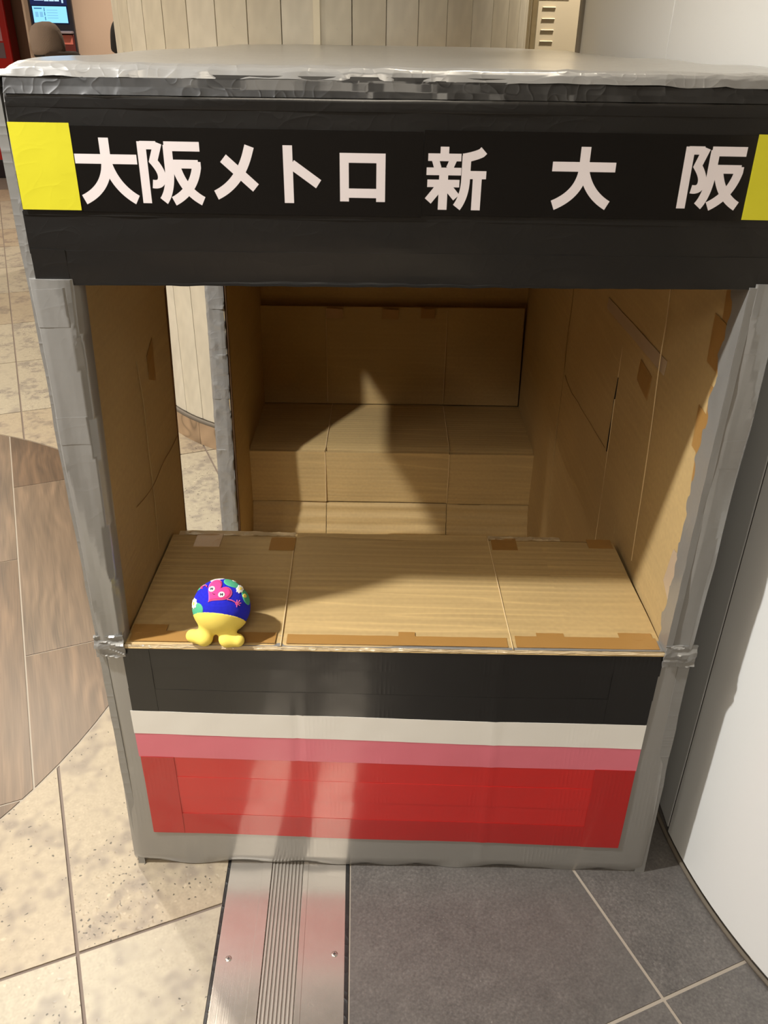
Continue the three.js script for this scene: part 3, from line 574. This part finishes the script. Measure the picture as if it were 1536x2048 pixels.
ridge([XL, 1.16, -0.30], [XL, 0.62, -0.27], 0.0012, M.card, wl1, 'crease', waves.L1);
const patch = (name, a, b, c, d, mat, parent, th = 0.0008, amp = 0.0006, nu = 10, wave = null) => add(name, sheet(a, b, c, d, nu, nu, th, { disp: (u, v, p) => amp * noise(p.x * 60, p.y * 60, p.z * 60) + amp * 0.6 + (wave ? Math.abs(1) * wave(p) * (p.x > 0 ? -1 : 1) : 0), both: true, shift: (u, v) => [u, v + ((v > 0.99) ? 0.05 * noise(u * 7, 3, 1) : 0)] }), mat, parent);
patch('packing_tape', [XL + 0.001, 0.955, -0.355], [XL + 0.001, 0.935, -0.4], [XL + 0.001, 1.02, -0.41], [XL + 0.001, 1.0, -0.36], M.packTape, wl1, 0.0008, 0.0006, 10, waves.L1);
// right wall
const wr = add('side_wall', sheet([XR, 0, -1.85], [XR, 0, -0.004], [XR, 1.475, -0.004], [XR, 1.475, -1.85], 90, 60, 0.03, { disp: (u, v, p) => wallWave(11)(u, v, p) * smooth(0, -0.11, p.z) }), M.card, train);
add('outer_skin', sheet([0.562, 0, -0.02], [0.558, 0, -1.855], [0.556, 1.49, -1.855], [0.555, 1.49, -0.02], 30, 40, 0.012, { disp: RN(1, 7, 0.003, 13) }), M.silver, train);
{
  const W = waves.R, on = (name, a, b, c, d, mat, n = 12) => patch(name, ...[a, b, c, d].map(([y, z]) => [XR - 0.0012, y, z]), mat, wr, 0.0008, 0.0004, n, W);
  const fold = (a, b, r, mat, name = 'crease') => ridge([XR - 0.0002, ...a], [XR - 0.0002, ...b], r, mat, wr, name, W);
  on('white_tape', [1.0, -0.73], [1.012, -0.272], [1.04, -0.268], [1.026, -0.73], M.whiteTape, 24);
  on('packing_tape', [0.945, -0.425], [0.935, -0.34], [0.985, -0.335], [0.99, -0.42], M.packTape);
  for (const [yt, yb, za, zb] of [[1.225, 1.18, -0.075, -0.034], [1.175, 1.105, -0.098, -0.03], [1.075, 1.02, -0.055, -0.02], [1.03, 0.965, -0.085, -0.018], [0.96, 0.915, -0.055, -0.016]]) on('packing_tape', [yb, za + 0.008], [yb - 0.004, zb], [yt, zb], [yt + 0.004, za], M.packTape);
  on('packing_tape', [0.70, -0.075], [0.68, -0.03], [0.78, -0.03], [0.775, -0.06], M.whiteTape);
  // grey tape folded round the edge of the right wall, ragged inside
  add('inner_tape', sheet([XR - 0.003, 0.6, -0.03], [XR - 0.0015, 0.6, 0.006], [XR - 0.0015, 1.245, 0.006], [XR - 0.003, 1.245, -0.042], 6, 140, 0.0012, { disp: (u, v, p) => 0.0008 * noise(p.y * 30, p.z * 40, 5) + 0.001 - W(p), both: true, shift: (u, v) => [u < 0.01 ? 0.3 * noise(v * 19, 1, 1) + 0.5 * noise(Math.floor(v * 22) * 0.37, 7, 2) : u, v] }), M.silverPost, wr);
  add('edge_tape', sheet([XR - 0.0016, 0.6, 0.0065], [XR + 0.0085, 0.6, 0.0065], [XR + 0.0085, 1.245, 0.0065], [XR - 0.0016, 1.245, 0.0065], 4, 60, 0.004, { disp: (u, v, p) => 0.001 * noise(p.y * 16, u * 2, 5) }), M.silverPost, wr);
  fold([1.0, -0.565], [0.5, -0.53], 0.0012, M.crease);
  fold([0.9, -0.556], [0.724, -0.553], 0.0018, std({ color: 0x120b04, roughness: 1 }), 'slit');
  fold([1.23, -0.31], [0.62, -0.26], 0.0012, M.crease);
  fold([0.71, -1.07], [0.724, -0.57], 0.0008, M.creaseDark);
  fold([0.95, -1.1], [0.3, -1.07], 0.0012, M.card);
  fold([0.9, -0.42], [0.6, -0.4], 0.0012, M.card);
}
// back
add('back_wall', sheet([-0.5, 0, -1.838], [0.555, 0, -1.838], [0.555, 1.49, -1.838], [-0.5, 1.49, -1.838], 20, 20, 0.02, { disp: (u, v, p) => 0.004 * noise(p.x * 3, p.y * 3, 5) }), M.card, train);
add('floor_sheet', sheet([XL, 0.004, -0.4], [XR, 0.004, -0.4], [XR, 0.004, -1.83], [XL, 0.004, -1.83], 6, 6, 0.003), M.cardStreak, train);
// bench
{
  const bench = add('bench', rbox(XL + 0.002, XR - 0.002, 0.02, 0.296, -1.828, -1.405, 0.006, 2), M.card, train, 'low cardboard bench at the back of the train');
  const xs = [XL, -0.202, 0.218, XR];
  for (let i = 0; i < 3; i++) {
    const a = xs[i] + (i ? 0.001 : -0.002), b = xs[i + 1] - (i < 2 ? 0.001 : -0.004);
    add('seat_flap', sheet([a, 0.309, -1.388], [b, 0.309, -1.388], [b, 0.307, -1.803], [a, 0.307, -1.803], 14, 14, 0.006, { disp: (u, v, p) => 0.003 * noise(p.x * 5, p.z * 5, i) - 0.012 * smooth(0.06, 0, v) ** 2 }), M.cardStreak, bench);
    add('front_flap', sheet([a, 0.113, -1.385 - (i === 1 ? 0.004 : 0)], [b, 0.113, -1.385 - (i === 1 ? 0.004 : 0)], [b, 0.304, -1.386], [a, 0.304, -1.386], 14, 10, 0.006, { disp: (u, v, p) => 0.003 * noise(p.x * 6, p.y * 6, i + 9) }), M.cardStreak, bench);
    add('bottom_flap', sheet([a, 0.006, -1.345], [b, 0.006, -1.345], [b, 0.108, -1.392], [a, 0.108, -1.392], 14, 14, 0.005, { disp: (u, v, p) => 0.0035 * Math.sin(v * 16 + noise(p.x * 3, 0, 1)) + 0.002 * noise(p.x * 5, v * 6, i + 3) }), M.cardStreak, bench);
  }
  const sb = add('seat_back', sheet([-0.464, 0.31, -1.796], [0.5, 0.312, -1.796], [0.492, 0.684, -1.803], [-0.472, 0.677, -1.803], 30, 16, 0.012, { disp: (u, v, p) => 0.004 * noise(p.x * 4, p.y * 4, 3) }), M.card, bench, 'cardboard backrest panel');
  for (const x of [-0.221, 0.216]) ridge([x, 0.318, -1.794], [x, 0.672, -1.80], 0.0016, M.crease, bench);
  for (const [xa, xb, ya] of [[-0.22, -0.16, 0.64], [-0.02, 0.04, 0.64], [0.12, 0.17, 0.645]]) patch('packing_tape', [xa, ya, -1.793], [xb, ya, -1.793], [xb, ya + 0.034, -1.793], [xa, ya + 0.036, -1.793], M.packTape, bench);
  for (const x of [-0.202, 0.218]) { ridge([x, 0.31, -1.39], [x, 0.309, -1.79], 0.0016, M.crease, bench); ridge([x, 0.115, -1.384], [x, 0.302, -1.384], 0.0016, M.crease, bench); }
}
// driver's console
{
  const topWave = (u, v, p) => 0.0025 * noise(p.x * 4, p.z * 7, 3) - 0.004 * Math.exp(-(((p.x + 0.182) / 0.008) ** 2)) * 0.4 - 0.006 * smooth(0.04, 0, v) ** 2 - 0.008 * smooth(0.96, 1, v) ** 2;
  const top = add('console_top', sheet([-0.457, 0.596, 0.006], [0.502, 0.598, 0.006], [0.492, 0.597, -0.376], [-0.452, 0.597, -0.379], 110, 44, 0.007, { disp: topWave }), M.cardStreak, train, 'flat cardboard driver desk behind the lower front');
  add('console_back', sheet([0.492, 0.004, -0.372], [-0.452, 0.004, -0.372], [-0.452, 0.588, -0.372], [0.492, 0.588, -0.372], 8, 8, 0.006), M.card, train);
  ridge([-0.179, 0.597, 0.002], [-0.19, 0.5975, -0.36], 0.0011, M.crease, top);
  ridge([0.233, 0.5985, 0.002], [0.224, 0.598, -0.37], 0.0011, M.crease, top);
  const P4 = (x0, x1, z0, z1, mat, y = 0.5985, n = 12) => patch('packing_tape', [x0, y, z0], [x1, y, z0], [x1, y, z1], [x0, y, z1], mat, top, 0.0007, 0.0006, n);
  P4(-0.45, -0.19, -0.004, -0.034, M.packTape); P4(-0.17, 0.225, -0.004, -0.03, M.packTape, 0.5985, 20); P4(0.24, 0.495, -0.004, -0.036, M.packTape);
  P4(-0.452, -0.39, -0.028, -0.052, M.packTape); P4(0.03, 0.06, -0.026, -0.042, M.packTape); P4(0.28, 0.33, -0.03, -0.046, M.packTape); P4(0.43, 0.49, -0.03, -0.05, M.packTape);
  P4(-0.40, -0.345, -0.318, -0.374, M.packPale); P4(-0.24, -0.187, -0.31, -0.36, M.packTape); P4(0.23, 0.284, -0.325, -0.372, M.packTape); P4(0.436, 0.488, -0.338, -0.373, M.packTape);
  add('edge_fold', sheet([-0.186, 0.5965, -0.362], [0.222, 0.5975, -0.362], [0.222, 0.6005, -0.378], [-0.186, 0.5995, -0.378], 60, 6, 0.004, { disp: (u, v, p) => 0.0015 * noise(p.x * 14, p.z * 40, 5), both: true }), M.cardStreak, top);
  // crinkled clear tape along both edges
  const crink = (a, b, c, d, k) => add('clear_tape', sheet(a, b, c, d, 160, 6, 0.0008, { disp: (u, v, p) => 0.0009 * noise(p.x * 45, v * 3, k) + 0.0016 * Math.pow(clamp(1 - Math.abs(noise(p.x * 22, v * 2, k + 4)) * 2.4), 3), both: true }), M.clearTape, top);
  crink([-0.458, 0.591, 0.0055], [0.503, 0.594, 0.0055], [0.503, 0.5985, 0.003], [-0.458, 0.5965, 0.003], 3);
  crink([-0.44, 0.5985, -0.366], [-0.19, 0.5985, -0.366], [-0.19, 0.5985, -0.381], [-0.44, 0.5985, -0.381], 8);
  crink([0.225, 0.5985, -0.366], [0.38, 0.5985, -0.366], [0.38, 0.5985, -0.379], [0.225, 0.5985, -0.379], 12);
}

// ---------------------------------------------------------------- distance-field bodies
const smin = (a, b, k) => { const h = clamp(0.5 + 0.5 * (b - a) / k); return lerp(b, a, h) - k * h * (1 - h); };
const capsule = (p, a, b, ra, rb) => { const ax = p.x - a[0], ay = p.y - a[1], az = p.z - a[2], bx = b[0] - a[0], by = b[1] - a[1], bz = b[2] - a[2]; const t = clamp((ax * bx + ay * by + az * bz) / (bx * bx + by * by + bz * bz || 1e-9)); return Math.hypot(ax - bx * t, ay - by * t, az - bz * t) - lerp(ra, rb, t); };
const ellip = (p, c, r) => { const x = (p.x - c[0]) / r[0], y = (p.y - c[1]) / r[1], z = (p.z - c[2]) / r[2], k = Math.hypot(x, y, z); return (k - 1) * Math.min(...r); };
function fieldMesh(center, half, res, f) {
  const mc = new MarchingCubes(res, new THREE.MeshBasicMaterial(), false, false, 400000);
  mc.isolation = 0; mc.reset();
  const p = { x: 0, y: 0, z: 0 };
  for (let k = 0; k < res; k++) for (let j = 0; j < res; j++) for (let i = 0; i < res; i++) {
    p.x = center[0] + ((i - res / 2) / (res / 2)) * half; p.y = center[1] + ((j - res / 2) / (res / 2)) * half; p.z = center[2] + ((k - res / 2) / (res / 2)) * half;
    mc.field[i + j * res + k * res * res] = -f(p);
  }
  mc.update();
  const n = mc.count ?? mc.geometry.drawRange.count;
  const pos = new Float32Array(n * 3);
  for (let i = 0; i < n; i++) for (let a = 0; a < 3; a++) pos[3 * i + a] = center[a] + mc.positionArray[3 * i + a] * half;
  let g = new THREE.BufferGeometry(); g.setAttribute('position', new THREE.BufferAttribute(pos, 3));
  g = mergeVertices(g, half / res * 0.02); g.computeVertexNormals();
  const uv = new Float32Array(g.attributes.position.count * 2); for (let i = 0; i < uv.length / 2; i++) { uv[2 * i] = g.attributes.position.getX(i) + g.attributes.position.getZ(i); uv[2 * i + 1] = g.attributes.position.getY(i); }
  g.setAttribute('uv', new THREE.BufferAttribute(uv, 2));
  return g;
}
// ---------------------------------------------------------------- plush toy on the desk
{
  const t = thing('plush_toy', 'small round blue plush toy with yellow feet and pink heart on the cardboard desk', 'plush toy', [-0.284, 0.6005, -0.009]);
  const fuzz = dataTex(256, 256, (u, v) => 0.5 + 0.3 * wrapNoise(u, v, 60, 3) + 0.3 * wrapNoise(u, v, 110, 6), false, 0.04);
  const plush = (c, sh = 0.5) => phy({ color: c, roughness: 0.95, sheen: sh, sheenRoughness: 0.5, sheenColor: new THREE.Color(c), bumpMap: fuzz, bumpScale: 0.0006 });
  const C = [0.0, 0.058, -0.02], RX = 0.0505, RY = 0.0495, RZ = 0.047;
  // points on the ball by disc coordinates about the way it leans back and looks up (38 degrees)
  const vw = THREE.MathUtils.degToRad(38), cv = Math.cos(vw), sv = Math.sin(vw);
  const pt = (x, y, lift) => {
    const r = Math.hypot(x, y), th = r < 0.95 ? Math.asin(r) : Math.asin(0.95) + (r - 0.95) * 2.2, k = r > 1e-6 ? Math.sin(th) / r : 1, d = Math.cos(th);
    const X = x * k, Y = y * k * cv + d * sv, Z = -y * k * sv + d * cv;
    return V(C[0] + (RX + lift) * X, C[1] + (RY + lift) * Y, C[2] + (RZ + lift) * Z);
  };
  const globe = new THREE.SphereGeometry(1, 48, 32); globe.scale(RX, RY, RZ); globe.translate(...C);
  const body = add('globe_body', globe, plush(0x1a20cc), t, 'round royal blue body');
  // yellow underside and legs, one piece
  const yel = plush(0xf2da66, 0.6);
  const seamY = (x, z) => C[1] - 0.034 + 1.2 * (z - C[2]) - 0.12 * x;
  const fld = (p) => {
    let d = ellip(p, C, [RX + 0.0012, RY + 0.0012, RZ + 0.0012]);
    d = Math.max(d, p.y - seamY(p.x - C[0], p.z));
    for (const k of [-1, 1]) {
      const hip = k < 0 ? [-0.024, 0.03, 0.004] : [0.012, 0.03, 0.004], heel = k < 0 ? [-0.028, 0.0145, 0.014] : [0.0125, 0.0145, 0.016], toe = k < 0 ? [-0.05, 0.0145, 0.009] : [0.0315, 0.0135, 0.018];
      let leg = capsule(p, hip, heel, 0.013, 0.0135);
      leg = smin(leg, capsule(p, heel, toe, 0.0135, 0.0115), 0.006);
      d = smin(d, leg, 0.007);
    }
    return Math.max(d, 0.0002 - p.y);
  };
  add('yellow_legs', fieldMesh([-0.004, 0.042, -0.008], 0.07, 88, fld), yel, t, 'yellow underside with two feet');
  // sewn patches lying on the ball: rings over an outline in disc coordinates
  const sew = (name, outline, mat, lift, parent, label) => {
    const n = outline.length, rings = 6, pos = [], idx = [];
    const cx = outline.reduce((q, p) => q + p[0], 0) / n, cy = outline.reduce((q, p) => q + p[1], 0) / n;
    const push = (v) => pos.push(v.x, v.y, v.z);
    for (const lv of [lift, lift - 0.002]) { push(pt(cx, cy, lv)); for (let r = 1; r <= rings; r++) for (let i = 0; i < n; i++) push(pt(lerp(cx, outline[i][0], r / rings), lerp(cy, outline[i][1], r / rings), lv - (r === rings ? 0.0002 : 0))); }
    const S = 1 + rings * n;
    for (const o of [0, S]) {
      const w = (a, b, c) => (o ? idx.push(a + o, c + o, b + o) : idx.push(a, b, c));
      for (let i = 0; i < n; i++) { const j = (i + 1) % n; w(0, 1 + i, 1 + j); for (let r = 1; r < rings; r++) { const a = 1 + (r - 1) * n; w(a + i, a + n + i, a + n + j); w(a + i, a + n + j, a + j); } }
    }
    const e = 1 + (rings - 1) * n; for (let i = 0; i < n; i++) { const j = (i + 1) % n; idx.push(e + i, S + e + i, S + e + j, e + i, S + e + j, e + j); }
    let area = 0; for (let i = 0; i < n; i++) { const a = outline[i], b = outline[(i + 1) % n]; area += a[0] * b[1] - b[0] * a[1]; }
    if (area < 0) for (let i = 0; i < idx.length; i += 3) [idx[i + 1], idx[i + 2]] = [idx[i + 2], idx[i + 1]];
    const g = new THREE.BufferGeometry(); g.setAttribute('position', new THREE.Float32BufferAttribute(pos, 3)); g.setIndex(idx); g.computeVertexNormals();
    g.setAttribute('uv', new THREE.Float32BufferAttribute(new Float32Array(pos.length / 3 * 2).map((_, i) => pos[Math.floor(i / 2) * 3 + (i % 2)]), 2));
    return add(name, g, mat, parent, label);
  };
  const blob = (cx, cy, rx, ry, rot = 0, w = 0, lobes = 0, n = 28) => Array.from({ length: n }, (_, i) => { const a = i / n * Math.PI * 2, r = 1 + w * Math.cos(lobes * a), x = Math.cos(a) * rx * r, y = Math.sin(a) * ry * r, c = Math.cos(rot), q = Math.sin(rot); return [cx + x * c - y * q, cy + x * q + y * c]; });
  const heart = (cx, cy, k, rot) => Array.from({ length: 40 }, (_, i) => { const a = i / 40 * Math.PI * 2, x = 16 * Math.sin(a) ** 3, y = 13 * Math.cos(a) - 5 * Math.cos(2 * a) - 2 * Math.cos(3 * a) - Math.cos(4 * a), c = Math.cos(rot), q = Math.sin(rot); return [cx + k * (x * c - y * q), cy + k * (x * q + y * c)]; });
  const green = plush(0x4fae86, 0.3), whiteF = plush(0xf3f1e6, 0.3), pinkL = plush(0xf06aa8, 0.3), pinkD = plush(0xe63f86, 0.3), ink = std({ color: 0x10152c, roughness: 0.6 });
  sew('green_patch', blob(-0.78, -0.2, 0.27, 0.36, 0.5, 0.16, 3), green, 0.0008, t);
  sew('green_patch', blob(0.38, 0.84, 0.3, 0.15, -0.55, 0.1, 3), green, 0.0008, t);
  sew('green_patch', blob(0.9, 0.36, 0.12, 0.3, 0.35, 0.1, 3), green, 0.0008, t);
  sew('green_patch', blob(-0.7, 0.66, 0.16, 0.07, 0.7, 0.1, 2), green, 0.0008, t);
  sew('white_patch', blob(-0.16, 0.97, 0.26, 0.07, 0.25, 0.1, 3), whiteF, 0.0008, t);
  sew('white_patch', blob(0.44, 0.98, 0.08, 0.06, -0.4), whiteF, 0.0012, t);
  for (const [a, e, k, m] of [[-0.85, 0.06, 0.12, 0.18], [0.68, 0.62, 0.1, 0.16]]) { const fl = sew('flower_patch', blob(a, e, k, m, 0, 0.12, 8, 48), whiteF, 0.0014, t, 'white flower patch'); sew('flower_centre', blob(a, e, k * 0.36, m * 0.36), yel, 0.0018, fl); }
  sew('yellow_patch', blob(0.84, 0.37, 0.05, 0.07, 0.3), yel, 0.0014, t);
  const H = sew('heart_patch', heart(0.0, 0.475, 0.0285, -0.65), pinkL, 0.0012, t, 'pink heart patch with two eyes');
  sew('heart_centre', heart(0.0, 0.475, 0.0255, -0.65), pinkD, 0.0018, H);
  const tubeOn = (name, pts, r, mat, parent, lift = 0.0012) => add(name, new THREE.TubeGeometry(new THREE.CatmullRomCurve3(pts.map(([a, e]) => pt(a, e, lift))), 24, r, 6), mat, parent);
  for (const [a, e] of [[-0.2, 0.55], [0.145, 0.36]]) { sew('eye', blob(a, e, 0.108, 0.1, 0.2), whiteF, 0.0024, H); for (const q of [-0.028, 0.028]) sew('pupil', blob(a + q, e, 0.02, 0.05), ink, 0.0029, H); sew('pupil', blob(a, e, 0.03, 0.014), ink, 0.0029, H); }
  tubeOn('mouth', [[-0.15, 0.4], [-0.115, 0.362], [-0.065, 0.365]], 0.0005, ink, H, 0.0022);
  tubeOn('arm', [[0.33, 0.2], [0.475, 0.178], [0.63, 0.09]], 0.0011, pinkL, H);
  sew('hand', blob(0.65, 0.07, 0.045, 0.05), pinkD, 0.0014, H);
  for (const [x, y] of [[0.64, 0.2], [0.72, 0.19], [0.76, 0.1], [0.73, 0.01], [0.64, -0.05]]) tubeOn('finger', [[0.65, 0.07], [x, y]], 0.0009, pinkL, H);
  tubeOn('arm', [[-0.4, 0.63], [-0.47, 0.71], [-0.58, 0.68]], 0.0012, pinkL, H);
  sew('hand', blob(-0.63, 0.64, 0.05, 0.05), pinkD, 0.0014, H);
}
// ---------------------------------------------------------------- people in the distance (mostly hidden by the train)
function person(at, turn, h, label, opt) {
  const g = thing('person', label, 'person', at); g.rotation.y = turn;
  const s = h / 1.6;
  const body = (p0) => {
    const p = { x: p0.x / s, y: p0.y / s, z: p0.z / s };
    let d = ellip(p, [0, 1.13, 0], [0.19, 0.27, 0.125]);
    d = smin(d, ellip(p, [0, 0.86, 0], [0.17, 0.17, 0.13]), 0.08);
    d = smin(d, capsule(p, [0, 1.3, 0], [0, 1.44, 0.01], 0.055, 0.052), 0.04);
    for (const k of [-1, 1]) {
      d = smin(d, capsule(p, [k * 0.165, 1.3, 0], [k * 0.215, 1.04, -0.02], 0.058, 0.046), 0.04);
      d = smin(d, capsule(p, [k * 0.215, 1.04, -0.02], [k * 0.2, 0.82, 0.07], 0.046, 0.034), 0.02);
      d = smin(d, ellip(p, [k * 0.198, 0.75, 0.09], [0.026, 0.065, 0.034]), 0.02);
      d = smin(d, capsule(p, [k * 0.085, 0.82, 0], [k * 0.095, 0.46, 0.01], 0.088, 0.06), 0.04);
      d = smin(d, capsule(p, [k * 0.095, 0.46, 0.01], [k * 0.1, 0.09, -0.02], 0.06, 0.04), 0.03);
      d = smin(d, capsule(p, [k * 0.1, 0.04, -0.03], [k * 0.11, 0.035, 0.13], 0.045, 0.036), 0.03);
    }
    return Math.max(d * s, -p0.y);
  };
  const b = add('body', fieldMesh([0, 0.78 * s, 0], 0.86 * s, 96, body), std({ color: opt.coat, roughness: 0.9 }), g);
  const head = (p0) => {
    const p = { x: p0.x / s, y: p0.y / s - 1.5, z: p0.z / s };
    let d = ellip(p, [0, 0.01, 0], [0.075, 0.105, 0.092]);
    d = smin(d, ellip(p, [0, -0.045, 0.03], [0.055, 0.06, 0.058]), 0.03);
    d = smin(d, capsule(p, [0, 0.01, 0.09], [0, -0.025, 0.108], 0.01, 0.015), 0.012);
    for (const k of [-1, 1]) { d = smin(d, ellip(p, [k * 0.077, -0.005, -0.005], [0.012, 0.03, 0.02]), 0.006); d = -smin(-d, ellip(p, [k * 0.03, 0.012, 0.094], [0.015, 0.009, 0.014]), 0.008); }
    d = smin(d, ellip(p, [0, -0.052, 0.086], [0.024, 0.008, 0.01]), 0.006);
    return d * s;
  };
  add('head', fieldMesh([0, 1.5 * s, 0], 0.14 * s, 64, head), std({ color: 0xb98a6d, roughness: 0.6 }), g);
  for (const k of [-1, 1]) { const e = new THREE.SphereGeometry(0.009 * s, 12, 8); e.translate(k * 0.03 * s, 1.512 * s, 0.086 * s); add('eye', e, std({ color: 0x1b1412, roughness: 0.3 }), g); }
  const hairMat = std({ color: 0x120d0b, roughness: 0.7 });
  add('hair', fieldMesh([0, 1.5 * s, 0], 0.2 * s, 48, (p0) => { const p = { x: p0.x / s, y: p0.y / s - 1.5, z: p0.z / s }; let d = ellip(p, [0, 0.02, -0.012], [0.088, 0.108, 0.1]); d = smin(d, ellip(p, [0, -0.06, -0.05], [0.085, 0.09, 0.06]), 0.03); return Math.max(d, p.z - 0.06 + Math.max(0, 0.06 - p.y) * 1.2) * s; }), hairMat, g);
  return { g, s };
}
{
  const { g, s } = person([-2.32, 0, -5.3], 2.6, 1.5, 'person in a grey-brown knitted hat and dark coat, seen behind the train roof', { coat: 0x1a1512 });
  const knit = dataTex(128, 128, (u, v) => 0.5 + 0.5 * Math.sin(u * Math.PI * 2 * 24) * 0.6 + 0.3 * wrapNoise(u, v, 30, 2), false, 0.2);
  const hat = new THREE.LatheGeometry([[0.098, -0.055], [0.108, -0.05], [0.113, -0.02], [0.112, 0.03], [0.103, 0.075], [0.083, 0.108], [0.05, 0.127], [0, 0.133]].map((q) => new THREE.Vector2(q[0], q[1])), 40);
  hat.scale(0.92, 1, 1); hat.rotateX(-0.12); hat.translate(0, 1.50 * s - 0.01 + 0.02, -0.006);
  add('knitted_hat', hat, std({ color: 0x8a786b, roughness: 0.95, bumpMap: knit, bumpScale: 0.003 }), g, 'grey-brown knitted hat');
  const hood = new THREE.TorusGeometry(0.1, 0.045, 10, 28); hood.rotateX(Math.PI / 2); hood.scale(1.1, 0.9, 0.85); hood.translate(-0.06, 1.425 * s, 0.03);
  add('hood', hood, std({ color: 0x2a1d12, roughness: 1 }), g);
}
person([-1.56, 0, -4.5], 2.9, 1.56, 'person with black hair, mostly hidden behind the pale round column', { coat: 0x22252c });

// ---------------------------------------------------------------- lamps in the ceiling
function downlight(x, y, z, cd, color, label, aim = [0, -1, 0], angle = 1.15, pen = 0.6) {
  const g = thing('ceiling_light', label, 'ceiling light', [x, y, z], 'round downlights in the ceiling');
  const ring = new THREE.LatheGeometry([[0.045, 0.03], [0.05, 0.0], [0.06, -0.004], [0.072, -0.003], [0.074, 0.002], [0.074, 0.03]].map((q) => new THREE.Vector2(...q)), 32);
  add('trim_ring', ring, std({ color: 0xe8e4dc, roughness: 0.5, side: THREE.DoubleSide }), g);
  const disc = new THREE.CylinderGeometry(0.046, 0.046, 0.004, 28); disc.translate(0, 0.014, 0);
  add('glowing_lens', disc, std({ color: 0x222222, emissive: new THREE.Color().setRGB(...color), emissiveIntensity: 6 }), g);
  if (CEILING - y > 0.05) { const can = new THREE.CylinderGeometry(0.073, 0.073, CEILING - y - 0.012, 28); can.translate(0, (CEILING - y) / 2 + 0.014, 0); add('housing', can, std({ color: 0xdedad0, roughness: 0.5 }), g); }
  const s = new THREE.SpotLight(new THREE.Color().setRGB(...color), cd, 0, angle, pen, 2);
  s.position.set(0, -0.012, 0); s.target.position.set(aim[0], aim[1], aim[2]); g.add(s); g.add(s.target);
  s.castShadow = true; s.shadow.radius = 2.2; s.shadow.mapSize.set(2048, 2048);
}
downlight(...KEY.at, KEY.power, KEY.color, 'round downlight above the left front corner of the cardboard train', [0.4, -1, -0.25], 0.97, 0.6);
SPOTS.forEach(([x, z, cd], i) => downlight(x, CEILING - 0.004, z, cd, WARM, 'small round recessed downlight ' + PLACES[i]));
PANELS.forEach(([x, z, w, L], i) => {
  const g = thing('ceiling_panel_light', 'square luminous ceiling panel ' + PANEL_PLACES[i], 'ceiling light', [x, CEILING, z], 'square luminous ceiling panels');
  const fr = []; for (const s of [-1, 1]) { fr.push(box(-w / 2 - 0.03, w / 2 + 0.03, -0.012, 0, s > 0 ? w / 2 : -w / 2 - 0.03, s > 0 ? w / 2 + 0.03 : -w / 2)); fr.push(box(s > 0 ? w / 2 : -w / 2 - 0.03, s > 0 ? w / 2 + 0.03 : -w / 2, -0.012, 0, -w / 2, w / 2)); }
  add('frame', mergeGeometries(fr), std({ color: 0xe4e0d6, roughness: 0.5 }), g);
  add('diffuser', box(-w / 2, w / 2, -0.006, 0, -w / 2, w / 2), std({ color: 0x222222, emissive: new THREE.Color().setRGB(...WARM), emissiveIntensity: 1.6 }), g);
  const r = new THREE.RectAreaLight(new THREE.Color().setRGB(...WARM), L, w, w); r.position.set(0, -0.012, 0); r.rotation.x = -Math.PI / 2; g.add(r);
});
renderer.render(scene, camera);
